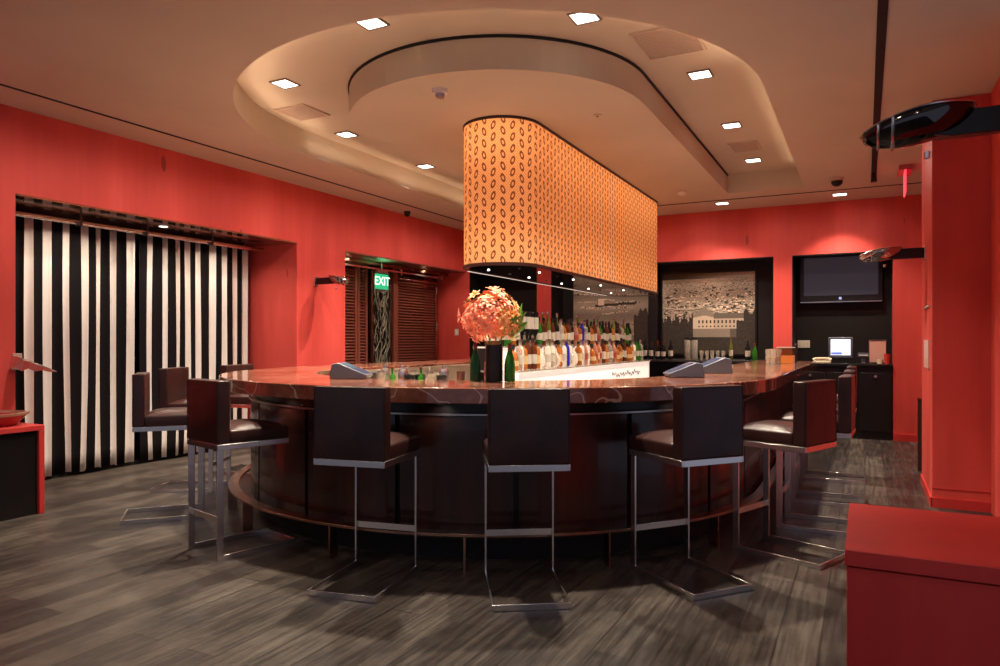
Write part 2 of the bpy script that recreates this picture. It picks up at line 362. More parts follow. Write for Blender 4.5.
# ------------------------------------------------------------------ striped curtains on a chrome rod
def curtain(y0, y1, nper, seed, label):
    rnd = random.Random(seed); bm = B(); z0, z1 = .045, 2.70
    ph = [rnd.uniform(0, 6.28) for _ in range(nper*2 + 2)]
    wd = []
    for k in range(2*nper): wd.append(rnd.uniform(.75, 1.25)*(1.12 if k % 2 == 0 else .9))
    tot = sum(wd); edges = [y0 + (y1 - y0)*sum(wd[:k])/tot for k in range(2*nper + 1)]
    zn = 14; sub = 6
    wob = [rnd.uniform(-.04, .04) for _ in edges]; wob[0] = wob[-1] = 0
    cols = []
    for k in range(2*nper):
        for s_ in range(sub):
            cols.append((k, s_/sub))
    cols.append((2*nper - 1, 1.0))
    grid = []
    for k, f in cols:
        col = []
        for j in range(zn + 1):
            h = j/zn; z = z0 + (z1 - z0)*h
            ea = edges[k] + wob[k]*(1 - h)*math.sin(1.5 + h*2.2 + ph[k]*.3); eb = edges[k+1] + wob[k+1]*(1 - h)*math.sin(1.5 + h*2.2 + ph[k+1]*.3)
            y = ea + (eb - ea)*f
            amp = .026 + .018*math.sin(ph[k//2] + 2*h)
            x = -7.56 + amp*math.sin(PI*(k + f)) * (1 if k % 2 else -1) + .02*math.sin(y*9 + ph[0] + h)
            col.append(bm.verts.new((x, y, z + (.012*math.sin(ph[k]) if j == 0 else 0))))
        grid.append(col)
    for i in range(len(grid) - 1):
        for j in range(zn):
            f = bm.faces.new((grid[i][j], grid[i+1][j], grid[i+1][j+1], grid[i][j+1])); f.material_index = 1 if cols[i][0] % 2 == 0 else 0
    o = obj('striped_curtain', bm, ['clothw', 'clothk'])
    s = o.modifiers.new('solid', 'SOLIDIFY'); s.thickness = .004
    tag(o, label, 'curtain')
curtain(4.07, 5.40, 7, 3, 'black and white striped curtain, left of the two on the rod')
curtain(5.47, 7.12, 9, 5, 'black and white striped curtain, right of the two, beside dark red return')
for y in (4.55, 5.45, 6.4):
    area('bay_light_and_fill', (-7.12, y, 2.74), 9, .07, WARM, spread=150)  # middle one is the downlight; the outer two are added curtain fill
t = thing('bay_downlight', 'small round downlight in the bay soffit above the curtains', 'ceiling light', (-7.12, 5.45, 2.762))
bm = B(); lathe(bm, [(0, -.006), (.045, -.006), (.05, 0), (0, 0)], 16); obj('lens', bm, 'lamp', t); bm = B(); lathe(bm, [(.05, -.008), (.062, -.008), (.062, 0), (.05, 0)], 16); obj('ring', bm, 'chrome', t)
t = thing('curtain_rod', 'long chrome curtain rod under the bay soffit above striped curtains', 'curtain rod', (-7.43, 3.75, 2.70))
bm = B(); tube(bm, [(0, 0, 0), (0, 3.46, 0)], .021, 12); obj('rod', bm, 'chrome', t)
bm = B(); tube(bm, [(.055, 0, .012), (.055, 3.46, .012)], .012, 10); obj('track', bm, 'bronze', t)
for y in (.9, 1.68, 2.6):
    bm = B(); box(bm, -.02, .07, y - .012, y + .012, -.03, .062); obj('bracket', bm, 'darksteel', t)
# shadow at the foot of the curtains, built as a black strip
bm = B(); box(bm, -7.78, -7.62, 3.70, 7.24, 0, .04); struct('shadow_strip_left', bm, 'matblack')

# ------------------------------------------------------------------ louvred lobby doors in the second bay
def louvre_door(y0, y1, label, frame='louvre', fx=-7.40, gaps=.05):
    t = thing('louvred_door', label, 'door', (fx, (y0+y1)/2, 0)); h = (y1 - y0)/2; H = 2.74
    bm = B()
    for a, b_ in ((-h, -h + .05), (h - .05, h)): box(bm, -.03, .03, a, b_, .0, H)
    box(bm, -.03, .03, -h + .05, h - .05, 0, .12); box(bm, -.03, .03, -h + .05, h - .05, H - .08, H)
    obj('door_frame', bm, frame, t, .003)
    bm = B(); z = .16
    while z < H - .12:
        bar(bm, (0, -h + .05, z), (0, h - .05, z), .055, .012, (.55, 0, .8)); z += gaps
    obj('slats', bm, 'louvre', t); return t
louvre_door(8.55, 9.25, 'narrow louvred door leaf farthest left in the lobby opening')
louvre_door(9.27, 9.52, 'slim louvred side panel left of the branch patterned glass door')
d2 = louvre_door(10.32, 11.68, 'wide louvred door leaf with steel hinges right of the exit sign', 'bronze')
for z in (2.43, 1.72):
    bm = B(); box(bm, .03, .05, .655, .68, z - .07, z + .07); obj('hinge', bm, 'chrome', d2)
bm = B(); tube(bm, [(.045, -.60, 2.56), (.045, .60, 2.56)], .012, 8); obj('rail', bm, 'chrome', d2)
t = thing('branch_glass_door', 'glass door filled with tangled branch metalwork beneath exit sign', 'door', (-7.36, 9.87, 0))
bm = B()
box(bm, -.03, .03, -.29, -.245, 0, 2.72); box(bm, -.03, .03, .245, .29, 0, 2.72); box(bm, -.03, .03, -.245, .245, 0, .1); box(bm, -.03, .03, -.245, .245, 2.66, 2.72); box(bm, .0, .035, -.245, .245, .98, 1.01)
obj('door_frame', bm, 'bronze', t, .003)
bm = B(); box(bm, -.012, -.006, -.245, .245, .1, 2.66); obj('pane', bm, 'black', t)
bm = B(); rnd = random.Random(4)
for k in range(120):
    y = rnd.uniform(-.22, .22); z = rnd.uniform(.12, 2.3); L = rnd.uniform(.18, .5); s1 = rnd.choice((-1, 1))*rnd.uniform(.05, .14)
    pts = [(.004, max(-.235, min(.235, y + s1*(q/3) + .03*math.sin(k + q*2))), min(2.64, z + L*q/3)) for q in range(4)]
    tube(bm, pts, [.008, .007, .005, .003], 5)
obj('branches', bm, 'grille', t)
t = thing('door_jamb', 'dark red post between branch glass door and wide louvred door', 'post', (-7.36, 10.24, 0))
bm = B(); box(bm, -.05, .05, -.06, .06, 0, 2.75); obj('post', bm, 'louvre', t, .004)
bm = B(); box(bm, -.3, -.28, -.02, .02, 0, 2.72); bm.free()
t = thing('sliding_track', 'pale horizontal track along the top of lobby doors', 'door track', (-7.18, 8.45, 2.70))
bm = B(); box(bm, -.02, .02, 0, 3.3, 0, .045); obj('rail', bm, 'bronze', t)
bm = B(); box(bm, -.012, .012, .1, 3.25, -.07, -.045); obj('lower_rail', bm, 'chrome', t)
for y in (1.75, 3.1):
    bm = B(); box(bm, -.016, .016, y - .02, y + .02, -.11, .0); obj('hanger', bm, 'chrome', t)

def text_mesh(s, size, m, parent, loc, rot, ex=.002, name='lettering'):
    cu_ = bpy.data.curves.new(name, 'FONT'); cu_.body = s; cu_.size = size; cu_.extrude = ex; cu_.align_x = 'CENTER'; cu_.align_y = 'CENTER'
    tmp = bpy.data.objects.new('tmp', cu_); C.objects.link(tmp); dg = bpy.context.evaluated_depsgraph_get()
    me = bpy.data.meshes.new_from_object(tmp.evaluated_get(dg)); bpy.data.objects.remove(tmp)
    me.materials.clear(); me.materials.append(M[m] if isinstance(m, str) else m)
    o = bpy.data.objects.new(name, me); C.objects.link(o); o.parent = parent; o.location = loc; o.rotation_euler = rot; return o
M['exit_g'] = mat('exit_green_face', (.02, .35, .15), .4, emit=(.03, .55, .25), es=.7)
M['exit_w'] = mat('exit_letter', (.9, .95, .9), .4, emit=(.75, 1, .85), es=1.3)
M['exit_r'] = mat('exit_red_face', (.6, .03, .05), .3, emit=(1, .06, .09), es=1.6)
for y in (8.75, 10.9): area('lobby_fill', (-7.12, y, 2.74), 7, .08, (1, .75, .5), spread=150)  # added unseen lamps that brighten the louvred doors
t = thing('exit_sign', 'green lit EXIT sign hanging before the branch glass door', 'exit sign', (-7.05, 9.47, 2.30))
bm = B(); box(bm, -.012, .012, -.17, .17, 0, .245); obj('sign_panel', bm, 'exit_g', t, .003)
text_mesh('EXIT', .20, 'exit_w', t, (.014, 0, .125), (R(90), 0, R(90)))
bm = B(); box(bm, -.03, .03, -.14, .14, .26, .31); tube(bm, [(0, 0, .31), (0, 0, .46)], .01, 8); obj('housing', bm, 'steel', t)
area('exit_sign_lamp', (-7.0, 9.47, 2.64), 2.0, .2, (.1, 1, .45), (R(180), 0, 0), 160)
t = thing('exit_sign', 'red glowing edge lit sign blade hung from ceiling at right', 'exit sign', (.43, 9.9, 3.22))
bm = B(); box(bm, -.008, .008, -.20, .16, 0, .27); obj('sign_blade', bm, 'exit_r', t)
bm = B(); box(bm, -.07, .07, -.2, .2, .27, .33); obj('housing', bm, mat('pink_housing', (.5, .12, .12), .4), t)
t = thing('light_switch', 'small pale switch plate on dark red wall right of lobby doors', 'switch', (-7.0, 11.79, 1.62))
bm = B(); box(bm, -.04, .04, 0, .01, -.06, .06); obj('plate', bm, 'plate', t, .003)
bm = B(); box(bm, -.012, .012, -.006, 0, -.03, .03); obj('toggle', bm, 'white', t)

# ------------------------------------------------------------------ the bar
t = thing('bar_counter', 'large horseshoe bar with polished red stone top and dark veneer front', 'bar counter', (0, 0, 0))
bar_t = t
ZB = 1.16
bm = B(); usweep(bm, 1.72, 2.54, 1.060, ZB, 11.20, 72, 10.6); top_o = obj('countertop', bm, 'stone', t, .006)
bm = B(); usweep(bm, 2.06, 2.20, .0, .14, 11.15, 64, 10.5); obj('plinth', bm, 'matblack', t)
bm = B(); usweep(bm, 2.02, 2.25, .14, 1.055, 11.15, 64, 10.5); obj('carcass', bm, 'black', t)
# curved front panels with dark gaps
na = 9
for k in range(na):
    a0 = PI + PI*k/na + .008; a1 = PI + PI*(k+1)/na - .008
    bm = B(); arcseg(bm, 2.25, 2.285, .16, .955, a0, a1, 8); obj('front_panel', bm, 'veneer', t)
for sx in (-1, 1):
    for k in range(5):
        y0 = CY + .02 + k*.98
        bm = B(); x = CX + sx*2.25
        box(bm, min(x, x + sx*.035), max(x, x + sx*.035), y0, y0 + .94, .16, .955); obj('front_panel', bm, 'veneer', t)
bm = B(); usweep(bm, 2.285, 2.30, .962, .974, 11.1, 64, 10.4); obj('ledge_strip', bm, 'steel', t)
bm = B(); usweep(bm, 2.38, 2.465, .215, .235, 10.9, 72, 10.3); obj('foot_rail', bm, 'bronze', t, .003)
posts = [R(d_) for d_ in (204, 226, 245, 270, 292.2, 314, 336)]
for a in posts:
    c_, s_ = math.cos(a), math.sin(a); bm = B()
    for rr in (2.43,):
        v0 = (CX + rr*c_, CY + rr*s_, 0); v1 = (CX + rr*c_, CY + rr*s_, .215)
        bar(bm, v0, v1, .014, .075, (c_, s_, 0))
    obj('rail_post', bm, 'bronze', t)
for sx in (-1, 1):
    for y in (7.0, 7.9, 8.8, 9.7):
        bm = B(); bar(bm, (CX + sx*2.43, y, 0), (CX + sx*2.43, y, .215), .075, .014, (0, 1, 0)); obj('rail_post', bm, 'bronze', t)
for a in (PI + R(30), PI + R(74), PI + R(108), PI + R(150)):
    x, y = CX + 2.36*math.cos(a), CY + 2.36*math.sin(a)
    bm = B(); lathe(bm, [(0, 1.043), (.03, 1.043), (.035, 1.055), (0, 1.055)], 14, x, y); obj('puck_light', bm, 'plate', t)
    spot('puck_lamp', (x, y, 1.04), (x - .12*math.cos(a), y - .12*math.sin(a), .8), 1.6, 120, (1, .85, .7), .02)
# cream splash panels and steel work surface inside the horseshoe
for y0, y1 in ((4.9, 6.2), (6.24, 7.5), (7.54, 8.6), (8.7, 10.3)):
    bm = B()
    box(bm, CX - 1.72, CX - 1.695, max(y0, CY - .9) if y0 < CY else y0, y1, .80, 1.13); obj('splash_panel', bm, 'cream', t)
bm = B(); usweep(bm, 1.42, 2.02, .78, .84, 10.6, 48, 10.3); obj('work_surface', bm, 'steel', t)
bm = B(); usweep(bm, 1.46, 1.50, .10, .78, 10.6, 48, 10.3); obj('work_cabinet', bm, 'darksteel', t)

# ------------------------------------------------------------------ lit bottle display
t = thing('bottle_display', 'glowing white stepped bottle display behind the bar', 'bottle display', (0, 0, 0))
bm = B(); box(bm, -3.20, -2.775, 5.72, 10.0, 0, 1.15); obj('base', bm, 'darksteel', t)
bm = B(); box(bm, -2.775, -2.755, 5.70, 10.0, .82, 1.165); box(bm, -2.93, -2.755, 5.70, 5.72, .82, 1.165); obj('lit_front', bm, 'lit', t)
bm = B(); box(bm, -3.20, -2.935, 5.695, 5.718, 0, 1.384); obj('end_panel', bm, 'black', t)
bm = B(); box(bm, -3.20, -2.72, 5.66, 10.02, 1.165, 1.18); obj('lower_shelf', bm, 'g_clear', t)
bm = B(); box(bm, -3.17, -2.97, 5.72, 10.0, 1.18, 1.385); obj('lit_riser', bm, 'lit', t)
bm = B(); box(bm, -3.21, -2.95, 5.70, 10.0, 1.385, 1.40); obj('upper_shelf', bm, 'g_clear', t)
bm = B(); box(bm, -2.79, -2.74, 10.0, 10.03, .80, 1.18); obj('end_trim', bm, 'chrome', t)
pts = [(-2.748, 8.35 + q*.028, 1.03 + .03*math.sin(q*1.7)*(1 if q % 3 else .4) + .012*math.sin(q*.6)) for q in range(44)]
bm = B(); tube(bm, pts, .004, 5); obj('script_mark', bm, 'matblack', t)

def bottle(kind, label, loc, group=None, rz=0):
    P = {
     'wine':   ([(0,0),(.036,0),(.037,.01),(.037,.19),(.030,.215),(.0145,.24),(.0135,.30),(0,.30)], 'g_black', (.0378,.06,.15,'label_w'), (.0155,.245,.308,'cap_k')),
     'redcap': ([(0,0),(.036,0),(.037,.01),(.037,.19),(.030,.215),(.0145,.24),(.0135,.30),(0,.30)], 'g_black', (.0378,.055,.13,'label_w'), (.0155,.235,.308,'cap_r')),
     'champ':  ([(0,0),(.043,0),(.045,.01),(.045,.14),(.036,.19),(.018,.25),(.0155,.31),(0,.31)], 'g_green', None, (.0175,.225,.315,'cap_r')),
     'amber':  ([(0,0),(.038,0),(.040,.01),(.040,.17),(.034,.19),(.015,.205),(.0135,.25),(0,.25)], 'g_amber', (.0408,.05,.13,'label_y'), (.0165,.232,.262,'cap_k')),
     'brown':  ([(0,0),(.037,0),(.038,.01),(.038,.18),(.030,.21),(.015,.235),(.0135,.28),(0,.28)], 'g_brown', (.0388,.05,.14,'label_w'), (.0160,.26,.295,'cap_k')),
     'clear':  ([(0,0),(.038,0),(.040,.01),(.040,.19),(.032,.21),(.015,.225),(.0135,.27),(0,.27)], 'g_clear', (.0408,.06,.13,'label_w'), (.0165,.255,.285,'cap_s')),
     'squat':  ([(0,0),(.050,0),(.053,.01),(.050,.12),(.035,.155),(.015,.175),(.014,.20),(0,.20)], 'g_amber', (.0538,.04,.09,'label_y'), (.022,.19,.235,'cap_k')),
     'round':  ([(0,0),(.030,0),(.050,.03),(.055,.08),(.045,.13),(.020,.155),(.014,.20),(0,.20)], 'g_clear', None, (.020,.195,.235,'cap_s')),
     'blue':   ([(0,0),(.033,0),(.035,.01),(.035,.19),(.028,.21),(.014,.225),(.0135,.27),(0,.27)], 'g_blue', None, (.016,.255,.285,'cap_s')),
     'green':  ([(0,0),(.036,0),(.037,.01),(.037,.17),(.028,.20),(.0145,.23),(.0135,.29),(0,.29)], 'g_green', (.0378,.06,.13,'label_w'), (.0155,.26,.30,'cap_k')),
     'slim':   ([(0,0),(.028,0),(.030,.01),(.028,.22),(.020,.25),(.012,.27),(.0115,.35),(0,.35)], 'g_olive', (.0308,.07,.16,'label_w'), (.0135,.335,.365,'cap_s')),
     'rose':   ([(0,0),(.036,0),(.038,.01),(.040,.15),(.030,.19),(.015,.22),(.0135,.26),(0,.26)], 'g_pink', (.0405,.06,.12,'label_r'), (.016,.25,.275,'cap_s')),
     'upended':([(0,.06),(.012,.06),(.014,.10),(.034,.135),(.036,.15),(.036,.33),(.030,.345),(0,.345)], 'g_black', (.0368,.17,.29,'label_w'), (.030,.0,.03,'cap_s')),
    }
    t = thing(kind + '_bottle', label, 'bottle', loc, rz, group)
    prof, gm, lb, cp = P[kind]
    t.name = {'champ': 'champagne_bottle', 'redcap': 'wine_bottle', 'squat': 'liquor_bottle', 'upended': 'dispenser_bottle'}.get(kind, 'wine_bottle' if kind == 'wine' else 'liquor_bottle')
    bm = B(); lathe(bm, prof, 14); obj('glass_body', bm, gm, t)
    if lb: bm = B(); lathe(bm, [(lb[0], lb[1]), (lb[0], lb[2])], 14); obj('paper_label', bm, lb[3], t)
    if cp: bm = B(); lathe(bm, [(0, cp[1]), (cp[0], cp[1]), (cp[0], cp[2]), (0, cp[2])], 12); obj('cap', bm, cp[3], t)
    if kind == 'upended': bm = B(); lathe(bm, [(0, .03), (.008, .03), (.008, .075), (0, .075)], 8); obj('pourer', bm, 'chrome', t)
    return t
PROTO = {}
def put(kind, label, loc, group=None, rz=0):
    if kind not in PROTO: PROTO[kind] = bottle(kind, label, loc, group, rz); return PROTO[kind]
    o = dup(PROTO[kind], loc, rz, label, group)
    if not group and 'group' in o: del o['group']
    return o
WORD = {'wine': 'dark wine bottle with pale label', 'amber': 'amber liquor bottle with tan label', 'brown': 'brown liquor bottle with pale label', 'clear': 'clear liquor bottle with pale label',
        'squat': 'squat amber decanter bottle', 'round': 'round clear glass bottle with silver stopper', 'green': 'green glass liquor bottle', 'slim': 'tall slim olive bottle', 'rose': 'rose tinted bottle with red label', 'upended': 'upside down dark bottle on dispenser'}
rnd = random.Random(11)
front = ['squat', 'clear', 'amber', 'brown', 'brown', 'amber', 'round', 'clear', 'clear', 'round', 'amber', 'clear', 'blue', 'clear', 'round', 'amber', 'clear', 'rose', 'clear', 'squat', 'rose', 'amber', 'rose', 'brown', 'amber', 'clear', 'brown', 'rose', 'squat', 'amber', 'wine', 'brown', 'squat', 'squat', 'amber', 'clear', 'green', 'green', 'clear', 'brown']
y = 5.80
for k, kd in enumerate(front):
    if y > 9.95: break
    if kd == 'blue': put('blue', 'cobalt blue bottle on the lower step of lit display', (-2.85, y, 1.182))
    else: put(kd, WORD[kd] + ' on the lower step of the lit display', (-2.85 + rnd.uniform(-.015, .015), y, 1.182), 'bottles on the lower display step')
    y += {'squat': .118, 'round': .12}.get(kd, .098) + rnd.uniform(0, .012)
upper = ['brown', 'wine', 'green', 'amber', 'wine', 'upended', 'upended', 'upended', 'upended', 'green', 'brown', 'slim', 'brown', 'wine', 'clear', 'amber', 'brown', 'wine', 'rose', 'amber', 'blue', 'clear', 'wine', 'amber', 'brown', 'rose', 'green', 'wine', 'brown', 'wine', 'amber', 'slim', 'wine', 'brown', 'clear', 'slim', 'green', 'wine', 'brown', 'green', 'wine', 'clear', 'amber', 'brown']
y = 5.80
for k, kd in enumerate(upper):
    if y > 9.95: break
    if kd == 'blue': put('blue', 'cobalt blue bottle higher up on top step of lit display', (-3.03, y, 1.402))
    else: put(kd, WORD[kd] + ' on the top step of the lit display', (-3.03 + rnd.uniform(-.01, .01), y, 1.402), 'bottles on the top display step')
    y += .105 + rnd.uniform(0, .015)
y = 5.86
for k in range(34):     # rear row on the top step
    kd = rnd.choice(['wine', 'brown', 'green', 'amber', 'clear', 'slim'])
    if y > 9.9: break
    put(kd, WORD[kd] + ' in the rear row of the lit display', (-3.13, y, 1.402), 'bottles in the rear row of the top display step'); y += .118 + rnd.uniform(0, .02)

# ------------------------------------------------------------------ things on the bar top
SM = (.86, .86, .86)
o = put('champ', 'bright green champagne bottle standing right of the flower vase', (-2.245, 4.52, ZB+.002)); o.scale = SM
o = dup(PROTO['champ'], (-2.475, 4.43, ZB+.002), .3, 'darkest green champagne bottle standing left of the flower vase'); o.scale = SM
for ch in o.children:
    if ch.name.startswith('glass_body'): ch.data = ch.data.copy(); ch.data.materials[0] = glass('deep_green_glass', (.012, .06, .018), t=.2)
put('rose', 'small rose bottle tucked between dark green bottle and black vase', (-2.437, 4.525, ZB+.002)).scale = (.4, .4, .7)
t = thing('flower_arrangement', 'round bouquet of coral and orange blooms in black cylinder vase on bar', 'flower arrangement', (-2.36, 4.50, ZB+.002))
bm = B(); lathe(bm, [(0, 0), (.062, 0), (.062, .26), (.056, .26), (.056, .02), (0, .02)], 24); obj('vase', bm, 'black', t, .002)
bm = B(); rnd = random.Random(2)
BC = Vector((-.03, -.01, .455))
def blossom(bm, c_, nrm, s_, petals):
    nrm = nrm.normalized(); a = nrm.cross(Vector((.2, .1, 1))).normalized(); b = nrm.cross(a)
    for ring_, (cnt, lift, ln) in enumerate(((petals, .25, 1.0), (petals - 2, .85, .7))):
        for k in range(cnt):
            th = 2*PI*k/cnt + ring_*.4 + rnd.uniform(-.2, .2); d = a*math.cos(th) + b*math.sin(th)
            tip = c_ + (d + nrm*lift*rnd.uniform(.5, 1.3)).normalized()*s_*ln*rnd.uniform(.85, 1.15)
            mid = c_ + (tip - c_)*.5 + nrm*s_*.12; sd = d.cross(nrm)*s_*.20
            v = [bm.verts.new(q) for q in (c_, mid + sd, tip, mid - sd, mid + nrm*s_*.06)]
            for f in ((0, 1, 4), (1, 2, 4), (2, 3, 4), (3, 0, 4)): bm.faces.new([v[i] for i in f])
bm.free()
for k in range(70):
    zz = 1 - 2*(k + .5)/70; rr = math.sqrt(1 - zz*zz); th = k*2.39996
    d = Vector((rr*math.cos(th), rr*math.sin(th), zz))
    if d.z < -.86: continue
    sc_ = Vector((.19, .19, .175)); c_ = BC + Vector((d.x*sc_.x, d.y*sc_.y, d.z*sc_.z)) * rnd.uniform(.74, 1.1)
    right = d.x*.889 + d.y*.457
    bm = B(); blossom(bm, c_, d, rnd.uniform(.056, .078), 7)
    m_ = 'coral' if right < .3 else 'orange'
    if d.z > .55: m_ = rnd.choice(['orange', 'bronzeleaf', 'coral'])
    obj('blossom', bm, m_, t, smooth=False)
for k in range(26):
    th = rnd.uniform(-.5, 1.3); ph = rnd.uniform(-.8, .55)
    d = Vector((math.cos(th)*math.cos(ph), math.sin(th)*math.cos(ph), math.sin(ph)))
    c_ = BC + Vector((.06, .03, -.01)) + d*.175*rnd.uniform(.8, 1.05); s_ = rnd.uniform(.05, .075)
    a = d.cross(Vector((0, 0, 1))).normalized(); up = a.cross(d); ax = (up*rnd.uniform(.3, 1) + a*rnd.uniform(-.7, .7) + d*.4).normalized(); sd = ax.cross(d).normalized()
    bm = B(); L = [bm.verts.new(c_ + q) for q in (-ax*s_, -ax*s_*.4 + sd*s_*.42 + d*.006, ax*s_*.35 + sd*s_*.36, ax*s_, ax*s_*.35 - sd*s_*.36, -ax*s_*.4 - sd*s_*.42 + d*.006, d*.012)]
    for i in range(6): bm.faces.new((L[i], L[(i+1) % 6], L[6]))
    obj('leaf', bm, 'leaf', t, smooth=False)
bm = B()
for k in range(14):
    th = k*.9; tube(bm, [(.03*math.cos(th), .03*math.sin(th), .05), (.04*math.cos(th), .04*math.sin(th), .26), (.10*math.cos(th), .10*math.sin(th), .42)], .004, 5)
obj('stems', bm, 'leaf', t)

def pos_terminal(loc, rz, label, s=1.0):
    t = thing('till_terminal', label, 'till', loc, rz, None)
    bm = B()   # wedge: thin at its near edge, rising to a thick back
    pr = [(-.17*s, 0), (.15*s, 0), (.17*s, .045*s), (-.09*s, .185*s), (-.15*s, .17*s)]
    a = [bm.verts.new((x, -.14*s, z)) for x, z in pr]; b = [bm.verts.new((x, .14*s, z)) for x, z in pr]
    bm.faces.new(a[::-1]); bm.faces.new(b)
    for i in range(5): bm.faces.new((a[i], a[(i+1) % 5], b[(i+1) % 5], b[i]))
    obj('housing', bm, 'grey', t, .008)
    bm = B()
    d = Vector((.26, 0, -.14)).normalized(); nn = Vector((.14, 0, .26)).normalized(); c0 = Vector((-.09*s, 0, .185*s)) + nn*.002
    q = [c0 + d*.03*s + Vector((0, -.11*s, 0)), c0 + d*.27*s + Vector((0, -.11*s, 0)), c0 + d*.27*s + Vector((0, .11*s, 0)), c0 + d*.03*s + Vector((0, .11*s, 0))]
    v0 = [bm.verts.new(p) for p in q]; v1 = [bm.verts.new(p + nn*.004) for p in q]
    bm.faces.new(v0[::-1]); bm.faces.new(v1)
    for i in range(4): bm.faces.new((v0[i], v0[(i+1) % 4], v1[(i+1) % 4], v1[i]))
    obj('screen', bm, 'greyscreen', t); return t
pos_terminal((-3.53, 4.36, ZB+.002), R(27), 'grey wedge shaped till terminal at bar inner edge, far left').scale = (.85, .9, .66)
pos_terminal((-1.30, 5.76, ZB+.002), R(205), 'grey wedge till terminal, left of two behind right bar arm', .85).scale = (1, 1, .75)
pos_terminal((-1.24, 6.6, ZB+.002), R(205), 'grey wedge till terminal, right of two, nearest the glassware', .95).scale = (1, 1, .8)

# bar tools at the inner edge
def small(name, prof, m, loc, label, cat, seg=12, group=None, extra=None):
    t = thing(name, label, cat, loc, 0, group); bm = B(); lathe(bm, prof, seg); obj('body', bm, m, t)
    if extra:
        for nm, pf, mm in extra: bm = B(); lathe(bm, pf, seg); obj(nm, bm, mm, t)
    return t
shk = [(0, 0), (.032, 0), (.040, .10), (.040, .13), (.030, .15), (0, .15)]
tools = [(-3.42, 4.64, 'shaker'), (-3.34, 4.70, 'jar'), (-3.26, 4.68, 'dark'), (-3.19, 4.72, 'jar2'), (-3.12, 4.69, 'dark2'), (-3.02, 4.73, 'tumbler'), (-2.93, 4.74, 'shaker2'), (-2.90, 4.66, 'dark3'), (-2.80, 4.78, 'tin'), (-3.38, 4.53, 'jar3'), (-3.29, 4.56, 'green'), (-3.22, 4.60, 'shaker3'), (-3.14, 4.57, 'dark4'), (-3.05, 4.60, 'green2'), (-2.98, 4.62, 'jar4'), (-3.60, 4.72, 'knob')]
lab = {'jar3': 'clear lidded jar in the front file of bar tools, leftmost', 'green': 'small green bitters bottle second from left among front bar tools', 'shaker3': 'steel shaker in the middle of front bar tools', 'dark4': 'black cup between steel shaker and green bitters bottle', 'green2': 'small green bitters bottle right of black cup in front bar tools', 'jar4': 'clear lidded jar in the front file of bar tools, rightmost',
       'shaker': 'steel cocktail shaker, leftmost of the bar tools cluster', 'jar': 'small clear jar right of the leftmost shaker among the bar tools', 'dark': 'dark squat caddy cup in the middle of bar tools cluster',
       'jar2': 'clear jar right of dark caddy cup at bar inner edge', 'dark2': 'black garnish cup between two clear jars on bar', 'tumbler': 'clear tumbler standing alone right of garnish cup', 'shaker2': 'steel shaker toward the flower end of the bar tools', 'dark3': 'dark short cup behind the copper tin', 'tin': 'copper coloured tin, rightmost of the bar tools', 'knob': 'tiny dark salt pot between till terminal and bar tools'}
for x, y, k in tools:
    z = 1.082
    if 'shaker' in k: small('cocktail_shaker', shk, 'chrome', (x, y, z), lab[k], 'shaker', extra=[('cap', [(0, .15), (.016, .15), (.014, .175), (0, .18)], 'chrome')])
    elif 'green' in k: small('bitters_bottle', [(0, 0), (.024, 0), (.024, .09), (.009, .11), (.009, .15), (0, .15)], 'g_green', (x, y, z), lab[k], 'bottle', extra=[('cap', [(0, .15), (.012, .15), (.012, .165), (0, .165)], 'cap_r')])
    elif 'jar' in k or k == 'tumbler': small('glass_jar', [(0, 0), (.035, 0), (.040, .12), (.037, .12), (.032, .01), (0, .01)], 'g_clear', (x, y, z), lab[k], 'jar', extra=None if k == 'tumbler' else [('lid', [(0, .12), (.03, .12), (.03, .135), (0, .135)], 'cap_s')])
    elif k == 'tin': small('copper_tin', [(0, 0), (.03, 0), (.034, .13), (.03, .13), (.027, .01), (0, .01)], 'bronze', (x, y, z), lab[k], 'tin')
    else: small('caddy_cup', [(0, 0), (.036, 0), (.044, .105), (.040, .105), (.033, .01), (0, .01)], 'cap_k', (x, y, z), lab[k], 'cup')
# a shelf strip those tools stand on
bm = B(); arcseg(bm, 1.30, 1.70, 1.06, 1.08, R(240), R(290), 12); obj('inner_shelf', bm, 'cream', bar_t)

# glasses and amber cube at the right end of the bar
t0 = None
for k, (x, y) in enumerate([(-1.05, 9.25), (-.98, 9.15), (-1.05, 9.42), (-.97, 9.34), (-1.04, 9.60), (-.97, 9.52)]):
    gl = 'clear cut glass tumbler grouped at the right end of the bar'
    if t0 is None:
        t0 = thing('glass_tumbler', gl, 'glass', (x, y, ZB), 0, 'tumblers at the right end of the bar')
        bm = B(); lathe(bm, [(0, 0), (.034, 0), (.040, .19), (.036, .19), (.030, .02), (0, .02)], 12); obj('cup', bm, 'g_clear', t0)
        bm = B(); lathe(bm, [(0, .02), (.031, .02), (.033, .09), (0, .09)], 12); obj('filling', bm, 'label_y', t0)
    else: dup(t0, (x, y, ZB), 0, gl)
t = thing('amber_caddy', 'glowing amber square caddy of sticks beside the cut glass tumblers', 'caddy', (-.92, 9.98, ZB))
bm = B(); box(bm, -.10, .10, -.10, .10, 0, .10); obj('box', bm, mat('amber_block', (.75, .25, .06), .3), t, .004)
bm = B()
for i in range(5):
    for j in range(5): box(bm, -.085 + i*.036, -.06 + i*.036, -.085 + j*.036, -.06 + j*.036, .10, .20)
obj('sticks', bm, 'g_amber', t)
bm = B(); box(bm, -.105, .105, -.105, .105, .2, .212); obj('rim', bm, 'cream', t)
small('pepper_mill', [(0, 0), (.03, 0), (.022, .08), (.03, .17), (.018, .22), (0, .23)], 'cap_k', (-.85, 10.55, ZB), 'dark turned pepper mill at far right bar end before switch plate', 'pepper mill', extra=[('knob', [(0, .225), (.014, .235), (.012, .255), (0, .26)], 'chrome')])

